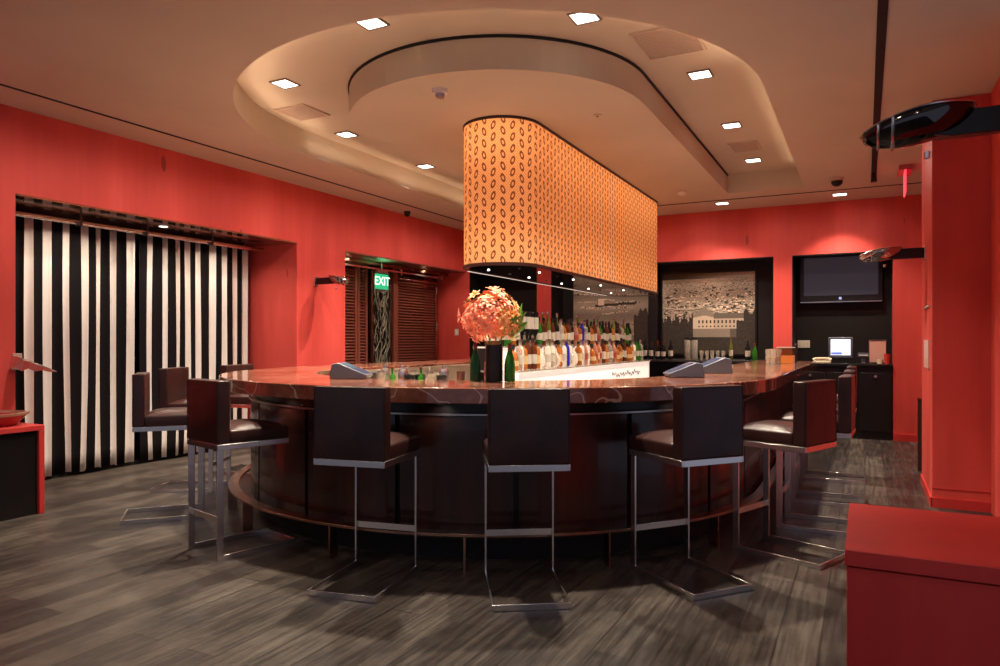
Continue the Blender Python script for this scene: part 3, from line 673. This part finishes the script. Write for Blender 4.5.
# ------------------------------------------------------------------ back counters in the niches
t = thing('back_counter', 'dark low back counter under the framed city pictures', 'counter', (0, 0, 0))
bm = B(); box(bm, -5.0, -1.29, 11.78, 12.32, .0, 1.10); box(bm, -5.0, -1.29, 11.30, 11.78, .0, .80); obj('cabinet', bm, 'black', t)
bm = B(); box(bm, -5.02, -1.28, 11.26, 12.33, 1.12, 1.15); obj('shelf', bm, 'darksteel', t, .003)
for x in (-4.4, -3.2, -2.2, -1.4):
    bm = B(); box(bm, x - .02, x + .02, 11.3, 11.34, .8, 1.12); obj('upright', bm, 'black', t)
t = thing('service_cabinet', 'black service cabinet below the wall television', 'cabinet', (-.32, 11.9, 0))
bm = B(); box(bm, -.66, .675, -.10, .40, .0, 1.07); obj('cabinet_body', bm, 'black', t)
bm = B(); box(bm, -.66, .68, -.13, .41, 1.075, 1.11); obj('top', bm, 'black', t, .004)
for x in (-.42, .02, .46):
    bm = B(); box(bm, x - .20, x + .20, -.115, -.10, .12, .98); d_ = obj('door', bm, 'black', t, .003)
    bm = B(); lathe(bm, [(0, 0), (.02, 0), (.02, .025), (0, .025)], 12); k_ = obj('knob', bm, 'chrome', d_); k_.location = (x, -.115, .93); k_.rotation_euler = (R(90), 0, 0)
# television
t = thing('television', 'flat black television mounted above the service cabinet', 'television', (-.34, 12.22, 2.07))
bm = B(); box(bm, -.58, .58, 0, .07, 0, .75); obj('bezel', bm, 'black', t, .006)
bm = B(); box(bm, -.52, .52, -.004, 0, .09, .70); obj('screen', bm, mat('tv_glass', (.030, .025, .030), .12, spec=.7, emit=(.5, .42, .55), es=.035), t)
bm = B(); box(bm, -.57, .57, -.02, .01, -.018, -.004); obj('chrome_strip', bm, 'chrome', t)
bm = B(); lathe(bm, [(0, 0), (.022, 0), (.022, .004), (0, .004)], 16); e_ = obj('emblem', bm, mat('emblem_blue', (.25, .3, .5), .3, emit=(.4, .5, 1), es=.5), t); e_.location = (0, 0, .045); e_.rotation_euler = (R(90), 0, 0)
t = thing('till_monitor', 'small grey monitor with bright screen on service cabinet', 'monitor', (-.33, 12.0, 1.11))
bm = B(); box(bm, -.17, .17, 0, .05, .08, .40); obj('casing', bm, 'grey', t, .012)
bm = B(); box(bm, -.135, .135, -.004, 0, .125, .365); obj('screen', bm, mat('bright_screen', (.8, .85, 1), .3, emit=(.82, .90, 1), es=1.15), t)
bm = B(); box(bm, -.13, .02, -.006, -.004, .135, .17); obj('status_bar', bm, mat('screen_blue', (.1, .15, .5), .3, emit=(.15, .2, .6), es=.8), t)
bm = B(); box(bm, -.10, .10, -.02, .10, 0, .015); box(bm, -.03, .03, .02, .05, .01, .1); obj('stand', bm, 'matblack', t)
t = thing('telephone', 'beige desk telephone lying left of the bright monitor', 'telephone', (-.58, 11.86, 1.11))
bm = B(); box(bm, -.12, .12, -.06, .08, 0, .04); obj('base', bm, 'beige', t, .01)
bm = B(); tube(bm, [(-.12, 0, .05), (-.09, 0, .07), (0, 0, .075), (.09, 0, .07), (.12, 0, .05)], [.03, .022, .018, .022, .03], 8); obj('handset', bm, 'beige', t)
t = thing('card_reader', 'slim pale card reader right of the bright monitor', 'card reader', (-.02, 11.95, 1.11))
bm = B(); box(bm, -.075, .075, -.02, .06, .10, .16); box(bm, -.03, .03, .0, .05, 0, .10); obj('casing', bm, 'grey', t, .004)
bm = B(); box(bm, -.06, .06, -.025, -.02, .12, .135); obj('slot', bm, 'white', t)
t = thing('notice_board', 'pinkish upright notice card at right end of service cabinet', 'notice', (.17, 12.1, 1.11))
bm = B(); box(bm, -.11, .11, 0, .008, .02, .34); obj('card', bm, mat('pink_card', (.62, .32, .25), .6), t)
bm = B(); box(bm, -.12, .12, -.004, .012, .34, .36); box(bm, -.12, -.11, -.004, .012, 0, .34); obj('holder', bm, 'bronze', t)
small('cup', [(0, 0), (.035, 0), (.042, .15), (.038, .15), (.030, .01), (0, .01)], 'red_plain', (.29, 11.88, 1.11), 'red cup at the right end of service cabinet', 'cup')
small('candle', [(0, 0), (.04, 0), (.04, .07), (0, .07)], 'beige', (.20, 11.90, 1.11), 'stubby cream candle between notice card and red cup', 'candle', extra=[('wick', [(0, .07), (.003, .07), (.002, .085), (0, .085)], 'cap_k')])
t = thing('switch_plate', 'three gang pale switch plate on black niche wall left of monitor', 'switch', (-.87, 12.335, 1.40))
bm = B(); box(bm, -.09, .09, -.01, 0, -.06, .06); obj('plate', bm, 'plate', t, .003)
for x in (-.055, 0, .055):
    bm = B(); box(bm, x - .014, x + .014, -.016, -.01, -.035, .035); obj('rocker', bm, 'beige', t)

# framed aerial photographs, painted face by face on a fine grid
def picture(x0, x1, z0, z1, nx, nz, paint, label):
    t = thing('framed_picture', label, 'picture', ((x0+x1)/2, 12.33, z0))
    me = bpy.data.meshes.new('print'); W, H = x1 - x0, z1 - z0
    vs = [(-W/2 + W*i/nx, -.012, H*j/nz) for j in range(nz+1) for i in range(nx+1)]
    fs = [(j*(nx+1)+i, j*(nx+1)+i+1, (j+1)*(nx+1)+i+1, (j+1)*(nx+1)+i) for j in range(nz) for i in range(nx)]
    me.from_pydata(vs, [], fs); ca = me.color_attributes.new('print', 'FLOAT_COLOR', 'CORNER')
    img = paint(nx, nz); buf = []
    for j in range(nz):
        for i in range(nx):
            v = max(.01, img[j][i])**1.15*1.75; c_ = (v*.95, v*.76, v*.58, 1); buf += list(c_)*4
    ca.data.foreach_set('color', buf)
    m = mat('photo_print', (.5, .5, .5), .25); n = N(m); at = n.n('ShaderNodeAttribute', attribute_name='print'); n.col(at.outputs['Color']); me.materials.append(m)
    o = bpy.data.objects.new('print', me); C.objects.link(o); o.parent = t
    bm = B(); e = .035
    for a in ((-W/2-e, W/2+e, -.03, .0, -e, 0), (-W/2-e, W/2+e, -.03, .0, H, H+e), (-W/2-e, -W/2, -.03, .0, 0, H), (W/2, W/2+e, -.03, .0, 0, H)): box(bm, *a)
    obj('frame', bm, 'black', t, .003)
def city(img, nx, nz, rnd, j0, j1, dens, lo_, hi_, i0=0, i1=None):
    i1 = i1 or nx
    for _ in range(dens):
        j = rnd.randint(j0, j1 - 1); i = rnd.randint(i0, i1 - 2); f = 1 - (j - j0)/max(1, j1 - j0)
        w_ = rnd.randint(1, 2 + int(4*f)); h = rnd.randint(1, 1 + int(3*f)); v = rnd.uniform(lo_, hi_)
        for b in range(h):
            for a in range(w_):
                if j+b < nz and i+a < i1: img[j+b][i+a] = v*(1 if b else .55)
        if rnd.random() < .3:
            for a in range(w_):
                if i+a < i1: img[max(0, j-1)][i+a] = .06
def paint_house(nx, nz):
    r = random.Random(9); img = [[.10 + .04*r.random() for i in range(nx)] for j in range(nz)]
    J = lambda v: int((1 - v)*nz); I = lambda u: int(u*nx)
    for j in range(nz):
        for i in range(nx):
            v = 1 - j/nz; u = i/nx
            if v < .07: img[j][i] = .03 + .35*max(0, u - .25)*(1 + .3*r.random())
            elif v < .62: img[j][i] = .24 + .15*r.random() - .08*math.sin(u*9)*(v < .3)
    city(img, nx, nz, r, J(.60), J(.10), 900, .30, .80)
    for k in range(120):    # tree clumps and the winding road
        i, j = r.randint(0, nx-4), r.randint(J(.6), J(.2))
        for b in range(r.randint(1, 3)):
            for a in range(r.randint(1, 5)): img[min(nz-1, j+b)][min(nx-1, i+a)] = .06
    for i in range(nx):
        u = i/nx; jj = J(.44 + .10*u*math.sin(u*5 + 1)) if u < .45 else J(.47 - .06*math.sin(u*6))
        for b in range(3): img[min(nz-1, jj+b)][i] = .42 if b else .10
    for j in range(nz):
        for i in range(nx):     # dark tree mass low left and right
            v = 1 - j/nz; u = i/nx; e1 = .56 + .04*math.sin(i*.6) + .03*math.sin(i*1.7); e2 = .53 + .05*math.sin(i*.45) - .5*(u - .85)
            if v > (e1 if u < .36 else .80) or (u > .80 and v > e2) or v > .84: img[j][i] = .035 + .03*r.random()
    for j in range(nz):
        for i in range(nx):     # the big house: gabled block and long wing
            v = 1 - j/nz; u = i/nx
            if .34 < u < .56 and .42 + abs(u - .46)*.9 < v < .70: img[j][i] = .50 if v > .53 + abs(u - .46)*.25 else .24
            if .56 <= u < .88 and .50 < v < .70 - .10*(u > .8): img[j][i] = .42 if v > .57 else .15
            if .34 < u < .74 and .70 <= v < .80: img[j][i] = .22 + .03*r.random()
            if .56 <= u < .86 and .56 < v < .68 and (u*24) % 1 > .45 and ((v - .56)*15) % 1 > .45: img[j][i] = .05
            if .37 < u < .54 and .56 < v < .68 and (u*24) % 1 > .45 and ((v - .56)*15) % 1 > .45: img[j][i] = .05
    return img
def paint_harbour(nx, nz):
    r = random.Random(5); img = [[.20 + .05*r.random() + .05*math.sin(j*.25) for i in range(nx)] for j in range(nz)]
    J = lambda v: int((1 - v)*nz)
    city(img, nx, nz, r, J(.98), J(.60), 600, .25, .7); city(img, nx, nz, r, J(.22), J(0.0), 500, .2, .42)
    for k in range(14):
        v = r.uniform(.1, .55); u0 = r.random()*.7; L = r.uniform(.15, .4); sl = r.uniform(-.12, .12)
        for q in range(int(L*nx)):
            j = J(v + sl*q/nx); img[min(nz-1, max(0, j))][min(nx-1, int(u0*nx)+q)] = r.choice([.45, .08, .5])
    for i in range(int(.30*nx), int(.85*nx)):     # long dark pier
        j = J(.40 - .05*i/nx)
        for b in range(3): img[j+b][i] = .05
    for i in range(int(.34*nx), int(.42*nx)):
        for j in range(J(.36), J(.28)): img[j][i] = .48
    for j in range(nz):
        for i in range(nx):
            v = 1 - j/nz; u = i/nx
            if u > .80 and v > .42 + .25*abs(u - .93)*4 + .03*math.sin(i*.9): img[j][i] = .035 + .03*r.random()
    return img
picture(-3.14, -1.61, 1.24, 2.60, 120, 104, paint_house, 'framed brown toned aerial picture of hillside city with big gabled house')
picture(-4.80, -3.39, 1.24, 2.60, 100, 92, paint_harbour, 'framed brown toned aerial harbour picture left of the dark post')
t = thing('dark_post', 'dark upright post between the two framed pictures', 'post', (-3.265, 12.24, 0)); bm = B(); box(bm, -.075, .075, -.09, .09, 1.15, 2.77); obj('column', bm, 'black', t, .004)

# bottles and glassware on the back counter
xs = [(-3.20, 'wine'), (-3.10, 'wine'), (-2.99, 'redcap'), (-2.90, 'redcap'), (-2.78, 'wine')]
labs = ['leftmost of five dark wine bottles on back counter', 'second from left of five dark wine bottles on back counter', 'middle of five wine bottles on back counter, lower label', 'fourth of five wine bottles on back counter, dark red capsule', 'rightmost of five dark wine bottles on back counter']
for (x, k), l in zip(xs, labs): put(k, l, (x, 11.42, 1.15))
put('green', 'green bottle just left of the five wine bottles on back counter', (-3.32, 11.45, 1.15))
put('champ', 'green bottle beside a dark one under the right edge of house picture', (-1.50, 11.45, 1.15))
put('wine', 'dark bottle with white label near red pier on back counter', (-1.61, 11.50, 1.15))
put('slim', 'tall slim bottle standing alone right of the tumbler row on back counter', (-1.85, 11.45, 1.15))
for x, l in ((-2.52, 'tall clear dispenser jar, left of the pair on back counter'), (-2.41, 'tall clear dispenser jar, right of the pair on back counter')):
    small('glass_dispenser', [(0, 0), (.05, 0), (.052, .01), (.052, .30), (.04, .32), (0, .32)], 'g_clear', (x, 11.45, 1.15), l, 'jar', extra=[('lid', [(0, .32), (.045, .32), (.045, .355), (0, .355)], 'cap_k')])
tb = None
for k in range(5):
    x = -2.30 + k*.083; l = 'small clear tumbler in the row under the house picture'
    if tb is None:
        tb = thing('glass_tumbler', l, 'glass', (x, 11.45, 1.15), 0, 'tumblers on the back counter'); bm = B(); lathe(bm, [(0, 0), (.027, 0), (.033, .15), (.030, .15), (.024, .01), (0, .01)], 12); obj('cup', bm, 'g_clear', tb)
    else: dup(tb, (x, 11.45, 1.15), 0, l)
for x, l in ((-1.87 - .12, 'silver stoppered decanter, left of the pair beside tumbler row'), (-1.87 - .02, 'silver stoppered decanter, right of the pair beside tumbler row')):
    pass

# ------------------------------------------------------------------ fabric drum over the bar
t = thing('drum_pendant', 'long glowing patterned fabric drum lamp hanging over the bar', 'ceiling lamp', (CX, 0, 0))
RS, Y0, Y1, ZB0, ZT0 = .385, 6.23, 10.55, 2.18, 3.53
def stadium(r, n_=28):
    p = [(-r, Y1)] + [(r*math.cos(PI + PI*i/n_), Y0 + r*math.sin(PI + PI*i/n_)) for i in range(n_ + 1)] + [(r, Y1)]
    p += [(r*math.cos(PI*i/n_), Y1 + r*math.sin(PI*i/n_)) for i in range(1, n_)]
    return p
P_ = stadium(RS); P_ = P_[:]; bm = B(); uvl = bm.loops.layers.uv.new('UVMap'); acc = 0; L = len(P_)
a = [bm.verts.new((x, y, ZB0)) for x, y in P_]; b = [bm.verts.new((x, y, ZT0)) for x, y in P_]
for i in range(L):
    j = (i+1) % L; dl = math.dist(P_[i], P_[j]); f = bm.faces.new((a[i], a[j], b[j], b[i]))
    for lp, u_, v_ in zip(f.loops, (acc, acc + dl, acc + dl, acc), (ZB0, ZB0, ZT0, ZT0)): lp[uvl].uv = (u_, v_)
    acc += dl
obj('shade', bm, 'shade', t)
for nm, z0, z1 in (('bottom_rim', 2.155, 2.185), ('top_rim', 3.525, 3.55)):
    bm = B(); o_, i_ = stadium(RS + .010), stadium(RS - .015)
    rows = [[bm.verts.new((*q, z)) for q, z in ((i_[k], z0), (o_[k], z0), (o_[k], z1), (i_[k], z1))] for k in range(L)]
    for k in range(L):
        p, q = rows[k], rows[(k+1) % L]
        for e in range(4): bm.faces.new((p[e], p[(e+1) % 4], q[(e+1) % 4], q[e]))
    obj(nm, bm, 'darkwood', t)
bm = B(); prism(bm, stadium(RS - .004), 2.160, 2.166); obj('mirror_base', bm, mat('smoked_mirror', (.32, .28, .27), .05, metal=1), t)
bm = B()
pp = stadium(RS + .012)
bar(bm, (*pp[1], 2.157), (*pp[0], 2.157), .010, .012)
obj('glow_edge', bm, 'lit', t)  # bright reflection along the rim edge, put in as glow
for k in range(9):
    for x in (-.17, .17):
        y = 6.25 + k*.48
        bm = B(); lathe(bm, [(0, 2.150), (.011, 2.152), (.014, 2.160), (0, 2.160)], 12, x, y); obj('spot_lens', bm, 'lamp' if (k + (x > 0)) % 2 == 0 else 'darksteel', t)
for k in range(5): spot('drum_downlight', (CX + (.17 if k % 2 else -.17), 6.3 + k*.9, 2.14), (CX, 6.3 + k*.9, 0), 14, 110, WARM, .03)

# ------------------------------------------------------------------ ceiling fixtures
names = {(-3.26, 4.25): 'square recessed downlight, nearest one left of centre in raised recess', (-4.74, 4.9): 'square recessed downlight left of the ceiling vent in recess curve', (-5.28, 6.43): 'square recessed downlight just past the left ceiling vent',
         (-5.29, 8.09): 'square recessed downlight nearest the fabric drum on its left', (-5.29, 9.78): 'square recessed downlight hidden behind the fabric drum', (-1.82, 4.89): 'square recessed downlight, topmost right of centre', (-1.3, 6.42): 'square recessed downlight just past the large right vent',
         (-1.3, 8.09): 'square recessed downlight before the small right vent', (-1.3, 9.78): 'square recessed downlight past the small right vent', (-1.93, 11.15): 'square ceiling downlight close to end wall above house picture', (-0.32, 11.24): 'square ceiling downlight close to end wall above television'}
d0 = None
for p in DOWN:
    l = names[(p[0], p[1])]
    if d0 is None:
        d0 = thing('recessed_downlight', l, 'ceiling light', (p[0], p[1], p[2]), 0, 'square recessed downlights')
        bm = B(); s_ = .10
        for q in ((-s_, s_, -s_, -s_+.014), (-s_, s_, s_-.014, s_), (-s_, -s_+.014, -s_+.014, s_-.014), (s_-.014, s_, -s_+.014, s_-.014)): box(bm, *q, -.012, 0)
        obj('trim_frame', bm, mat('brown_trim', (.25, .18, .14), .4), d0)
        bm = B(); box(bm, -.086, .086, -.086, .086, -.008, -.001); obj('diffuser', bm, 'lamp', d0)
    else: dup(d0, p, 0, l)
M['vent'] = mat('vent_paint', (.60, .46, .36), .6)
for (x, y, sx, sy, l) in ((-5.18, 5.60, .20, .20, 'square slatted ceiling vent left of the bouquet, in recess'), (-1.38, 5.60, .24, .28, 'large slatted ceiling vent right of centre in recess'), (-1.3, 9.04, .17, .22, 'small slatted ceiling vent farther back between two right downlights')):
    t = thing('ceiling_vent', l, 'vent', (x, y, ZR))
    bm = B()
    for q in ((-sx, sx, -sy, -sy+.02), (-sx, sx, sy-.02, sy), (-sx, -sx+.02, -sy+.02, sy-.02), (sx-.02, sx, -sy+.02, sy-.02)): box(bm, *q, -.015, 0)
    obj('frame', bm, 'vent', t)
    bm = B(); k = -sy + .035
    while k < sy - .02: box(bm, -sx + .02, sx - .02, k, k + .012, -.012, -.002); k += .028
    obj('slats', bm, 'vent', t)
def dome(loc, label, cat, name, pf, m, pf2, m2, part2):
    t = thing(name, label, cat, loc); bm = B(); lathe(bm, pf, 20); obj('base', bm, m, t); bm = B(); lathe(bm, pf2, 20); obj(part2, bm, m2, t)
dome((-3.16, 5.05, ZC), 'white smoke detector on the round ceiling island, nearest one', 'smoke detector', 'smoke_detector', [(0, 0), (.065, 0), (.062, -.03), (.05, -.035), (0, -.035)], 'white', [(0, -.035), (.042, -.035), (.035, -.065), (0, -.07)], 'steel', 'sensor')
dome((-2.29, 10.07, ZC), 'small white smoke detector near end wall right of fabric drum', 'smoke detector', 'smoke_detector', [(0, 0), (.06, 0), (.058, -.03), (.045, -.035), (0, -.035)], 'white', [(0, -.035), (.035, -.035), (.03, -.055), (0, -.06)], 'white', 'sensor')
dome((-0.32, 10.12, ZC), 'smoked dome security camera on the ceiling near television', 'security camera', 'security_camera', [(0, 0), (.075, 0), (.075, -.04), (0, -.04)], 'beige', [(.07, -.04), (.066, -.075), (.045, -.10), (0, -.115), (0, -.04)], 'black', 'dome')
dome((-6.60, 9.55, ZC), 'black dome security camera above the lobby opening by left wall', 'security camera', 'security_camera', [(0, 0), (.055, 0), (.055, -.03), (0, -.03)], 'black', [(.05, -.03), (.046, -.06), (.03, -.08), (0, -.09), (0, -.03)], 'black', 'dome')
dome((-2.21, 6.28, ZC), 'tiny sprinkler cap on ceiling island beside the drum', 'sprinkler', 'sprinkler', [(0, 0), (.04, 0), (.04, -.008), (0, -.008)], 'vent', [(0, -.008), (.01, -.008), (.008, -.02), (0, -.02)], 'bronze', 'nozzle')
t = thing('track_spotlight', 'small black spotlight on the ceiling slot near the end wall', 'spotlight', (.10, 10.0, 3.54)); bm = B(); lathe(bm, [(0, 0), (.03, 0), (.035, -.10), (.03, -.11), (0, -.10)], 14); obj('head', bm, 'black', t); bm = B(); lathe(bm, [(0, -.101), (.024, -.111), (0, -.112)], 12); obj('lens', bm, 'darksteel', t)

# ------------------------------------------------------------------ wall sconces: a black arm and a glossy open shell
def sconce(root, tip, label, w_=.13, armz=.095, shell=.40, tone=.09):
    """root on the wall, arm runs along X to the tip (shell)"""
    dx = tip - root[0]; s_ = 1 if dx > 0 else -1; L_ = abs(dx)
    t = thing('wall_sconce', label, 'wall lamp', root)
    bm = B(); a0 = 0; a1 = (L_ - shell*.62)*s_
    pr = [(0, armz/2, .022), (a1*.8, armz/2, .030), (a1, armz*.42, .05)]
    rows = [[bm.verts.new((x, y_, z_)) for y_, z_ in ((-y2, -h), (y2, -h), (y2, h), (-y2, h))] for x, h, y2 in pr]
    for p, q in zip(rows, rows[1:]):
        for k in range(4): bm.faces.new((p[k], p[(k+1) % 4], q[(k+1) % 4], q[k]))
    bm.faces.new(rows[0]); bm.faces.new(rows[-1][::-1]); obj('arm', bm, 'black', t, .003)
    bm = B(); box(bm, min(0, s_*.012), max(0, s_*.012), -.035, .035, -.07, .07); obj('wall_plate', bm, 'chrome', t, .003)
    # shell: upper rim a leaf outline, hollow, belly hanging below
    nu, nv = 24, 8; X0 = (L_ - shell)*s_; G = []
    for i in range(nu + 1):
        u = i/nu; hw = w_*math.sin(PI*min(1, max(0, u)))**.55*(1 - .15*u); dp = .115*math.sin(PI*u)**.5*(1.05 - .1*u); x = X0 + shell*u*s_
        zr = .068 - .075*u**2.4
        G.append([bm_v for bm_v in [(x, hw*math.cos(PI*j/nv), zr - dp*math.sin(PI*j/nv)) for j in range(nv + 1)]])
    bm = B(); V = [[bm.verts.new(p) for p in r_] for r_ in G]
    for i in range(nu):
        for j in range(nv): bm.faces.new((V[i][j], V[i+1][j], V[i+1][j+1], V[i][j+1]))
    bmesh.ops.remove_doubles(bm, verts=bm.verts, dist=.0006)
    o = obj('shell', bm, mat('black_chrome', (tone, tone*.9, tone*.9), .07, metal=1), t); sd = o.modifiers.new('solid', 'SOLIDIFY'); sd.thickness = .006
    bm = B(); tube(bm, [(g[nv][0], g[nv][1], g[nv][2]) for g in G[1:-1]], .004, 6); tube(bm, [(g[0][0], g[0][1], g[0][2]) for g in G[1:-1]], .004, 6); obj('rim', bm, 'chrome', t)
    bm = B(); tube(bm, [(G[17][j][0], G[17][j][1], G[17][j][2]-.004) for j in range(0, nv + 1)], .006, 6); tube(bm, [(G[20][j][0], G[20][j][1], G[20][j][2]-.004) for j in range(0, nv + 1)], .005, 6); obj('nose_band', bm, 'chrome', t)
    bm = B(); lathe(bm, [(0, -.13), (.012, -.125), (.014, -.10), (0, -.10)], 10, X0 + shell*.42*s_, -.03); obj('finial', bm, 'chrome', t)
    return t
sconce((.56, 3.22, 2.28), -.02, 'large black shell sconce on long arm at upper right, nearest camera')
sconce((.52, 7.95, 2.30), -.06, 'small chrome shell sconce on black arm in front of television corner', .12, .10, .40, .45)
sconce((-6.8, 7.62, 2.28), -6.22, 'black sconce with bright nose between striped curtain bay and lobby', .10, .09, .34, .3)
# polished wing shade by the left bay edge
t = thing('wing_shade', 'pale folded wing shaped shade jutting from red wall before the striped curtain', 'wall lamp', (-6.8, 3.66, 1.28))
bm = B(); nseg = 7; V = []
for i in range(nseg + 1):
    u = i/nseg; z = -.105*u; wy = .10*(1 - u)**.8 + .004; fold = (.022 if i % 2 else -.022)*(1 - u)
    V.append([bm.verts.new(p) for p in ((u*.42, .03 + u*.12 - wy*.3, z + .045*(1-u) + fold*.4), (u*.42, .03 + u*.12 + wy, z + .0), (u*.42, .03 + u*.12 - wy*.6, z - .075*(1 - u) + fold))])
for i in range(nseg):
    for j in range(3): bm.faces.new((V[i][j], V[i+1][j], V[i+1][(j+1) % 3], V[i][(j+1) % 3]))
bm.faces.new(V[0][::-1]); bm.faces.new(V[-1]); obj('shade', bm, mat('wing_metal', (.72, .52, .44), .14, metal=.9), t, smooth=False)
bm = B(); box(bm, -.0, .012, -.0, .08, -.09, .06); obj('wall_plate', bm, 'chrome', t)
# pier side reflections built as panels, and the waist-high post beyond it
t = thing('painted_reflection', 'pale pinkish reflection built as a panel on narrow side of the red pier', 'reflection', (.52, 7.75, 1.33)); bm = B(); box(bm, -.012, 0, -.27, .25, -.13, .13); obj('panel', bm, mat('pale_reflection', (.72, .42, .34), .3), t)
bm = B(); box(bm, -.014, 0, -.30, .26, .43, .445); obj('strip', bm, 'plate', t)
t = thing('waist_post', 'narrow dark waist-high post on floor beyond the red pier', 'post', (.555, 9.2, 0)); bm = B(); box(bm, -.03, .03, -.04, .04, 0, .80); obj('shaft', bm, 'darkwood', t, .004); bm = B(); box(bm, -.034, .034, -.044, .044, .80, .815); obj('cap', bm, 'bronze', t)

# ------------------------------------------------------------------ bar stools
def cushion(bm, w_, y0, y1, z0, z1, crown, n_=10):
    """a padded block: crowned top, soft sides"""
    V = {}
    for k, (zz, sh) in enumerate(((z0, .985), (z0 + (z1-z0)*.35, 1.0), (z1 - .012, 1.0), (z1, .965))):
        if k < 3:
            ring = []
            m_ = n_
            for i in range(m_): ring.append((-1 + 2*i/m_, -1))
            for i in range(m_): ring.append((1, -1 + 2*i/m_))
            for i in range(m_): ring.append((1 - 2*i/m_, 1))
            for i in range(m_): ring.append((-1, 1 - 2*i/m_))
            V[k] = [bm.verts.new((x*w_/2*sh, (y0+y1)/2 + y*(y1-y0)/2*sh, zz)) for x, y in ring]
    G = [[bm.verts.new(((-1+2*i/n_)*w_/2*.965, (y0+y1)/2 + (-1+2*j/n_)*(y1-y0)/2*.965, z1 + crown*(1-(-1+2*i/n_)**4)*(1-(-1+2*j/n_)**4))) for j in range(n_+1)] for i in range(n_+1)]
    for i in range(n_):
        for j in range(n_): bm.faces.new((G[i][j], G[i+1][j], G[i+1][j+1], G[i][j+1]))
    top_ring = [G[i][0] for i in range(n_)] + [G[n_][j] for j in range(n_)] + [G[n_-i][n_] for i in range(n_)] + [G[0][n_-j] for j in range(n_)]
    rings = [V[0], V[1], V[2], top_ring]; m_ = len(top_ring)
    for a_, b_ in zip(rings, rings[1:]):
        for i in range(m_): bm.faces.new((a_[i], a_[(i+1) % m_], b_[(i+1) % m_], b_[i]))
    bm.faces.new(V[0][::-1])
def make_stool(label, rear_legs=False):
    t = thing('bar_stool', label, 'bar stool', (0, 0, 0), 0, 'leather bar stools round the bar')
    W, D, DB, LW = .455, .52, .61, .43
    bm = B(); cushion(bm, W, 0.0, D - .085, .767, .855, .035); obj('seat', bm, 'leather', t, .006)
    # backrest: a slab padded slightly on both faces
    bm = B(); n_ = 8; F = []
    for sgn, yb in ((-1, D - .085), (1, D)):
        F.append([[bm.verts.new((x*W/2, yb + sgn*.008*(1-x**4)*(1-z**4), .977 + z*.21)) for z in [-1+2*j/n_ for j in range(n_+1)]] for x in [-1+2*i/n_ for i in range(n_+1)]])
    for k in (0, 1):
        for i in range(n_):
            for j in range(n_): bm.faces.new((F[k][i][j], F[k][i+1][j], F[k][i+1][j+1], F[k][i][j+1]))
    for i in range(n_):
        for j in (0, n_): bm.faces.new((F[0][i][j], F[0][i+1][j], F[1][i+1][j], F[1][i][j]))
        for ii in (0, n_): bm.faces.new((F[0][ii][i], F[0][ii][i+1], F[1][ii][i+1], F[1][ii][i]))
    bk = obj('backrest', bm, 'leather', t, .010, 3)
    bm = B(); e = .222
    tube(bm, [(-e, D+.001, .770), (-e, D+.001, 1.182), (e, D+.001, 1.182), (e, D+.001, .770)], .0035, 6); obj('piping', bm, 'leather', bk)
    bm = B()
    box(bm, -W/2, -W/2+.012, 0, D+.002, .730, .767); box(bm, W/2-.012, W/2, 0, D+.002, .730, .767); box(bm, -W/2+.012, W/2-.012, D-.01, D+.002, .730, .767); box(bm, -W/2+.012, W/2-.012, 0, .012, .730, .767); box(bm, -W/2+.012, W/2-.012, .012, D-.01, .757, .767)
    obj('seat_frame', bm, 'chrome', t, .002)
    yl = D - .045 if rear_legs else 0.0
    for s_ in (-1, 1):
        bm = B(); x = s_*(LW/2 - .006); box(bm, x - .006, x + .006, yl, yl + .045, .0, .730); obj('leg', bm, 'chrome', t, .0015)
    bm = B(); box(bm, -LW/2+.012, LW/2-.012, yl + .015, yl + .027, .245, .285); obj('footrest', bm, 'chrome', t, .0015)
    bm = B(); ys, ye = (-.07, D - .045) if rear_legs else (.045, DB)
    for s_ in (-1, 1): x = s_*(LW/2 - .006); box(bm, x - .006, x + .006, ys, ye, 0, .035)
    yy = ys if rear_legs else ye - .012
    box(bm, -LW/2+.012, LW/2-.012, yy, yy + .012, 0, .035); obj('base', bm, 'chrome', t, .0015)
    return t
def rz_of(deg): return R(deg - 90)
s0 = make_stool('front centre bar stool seen square from behind')
s0.location = (-1.92, 3.99, 0); s0.rotation_euler = (0, 0, rz_of(302.4))
for (x, y, d, l) in ((-2.727, 3.733, 280.5, 'bar stool with backrest left of front centre, beside rear-legged stool'), (-1.19, 4.563, 321.3, 'bar stool right of front centre, seat lit from the left'),
                     (-.74, 5.336, 338.6, 'bar stool at the right bend of the bar, blue sheen on back'), (-.60, 6.08, 357, 'bar stool behind the right bend, back tinged maroon by red wall'),
                     (-.60, 7.08, 0, 'second to last bar stool along the right arm of the bar'), (-.60, 8.25, 0, 'farthest bar stool along the right arm of the bar'),
                     (-4.97, 4.20, 228.6, 'bar stool at left before striped curtain, nearer of the outer pair'), (-5.63, 4.97, 206, 'bar stool at left before striped curtain, second one back'),
                     (-5.76, 5.78, 188, 'bar stool at far left of bar, only its top showing over the counter')):
    dup(s0, (x, y, 0), rz_of(d), l)
s4 = make_stool('bar stool at front left with legs beneath its backrest', True); s4.location = (-3.85, 3.85, 0); s4.rotation_euler = (0, 0, rz_of(255))
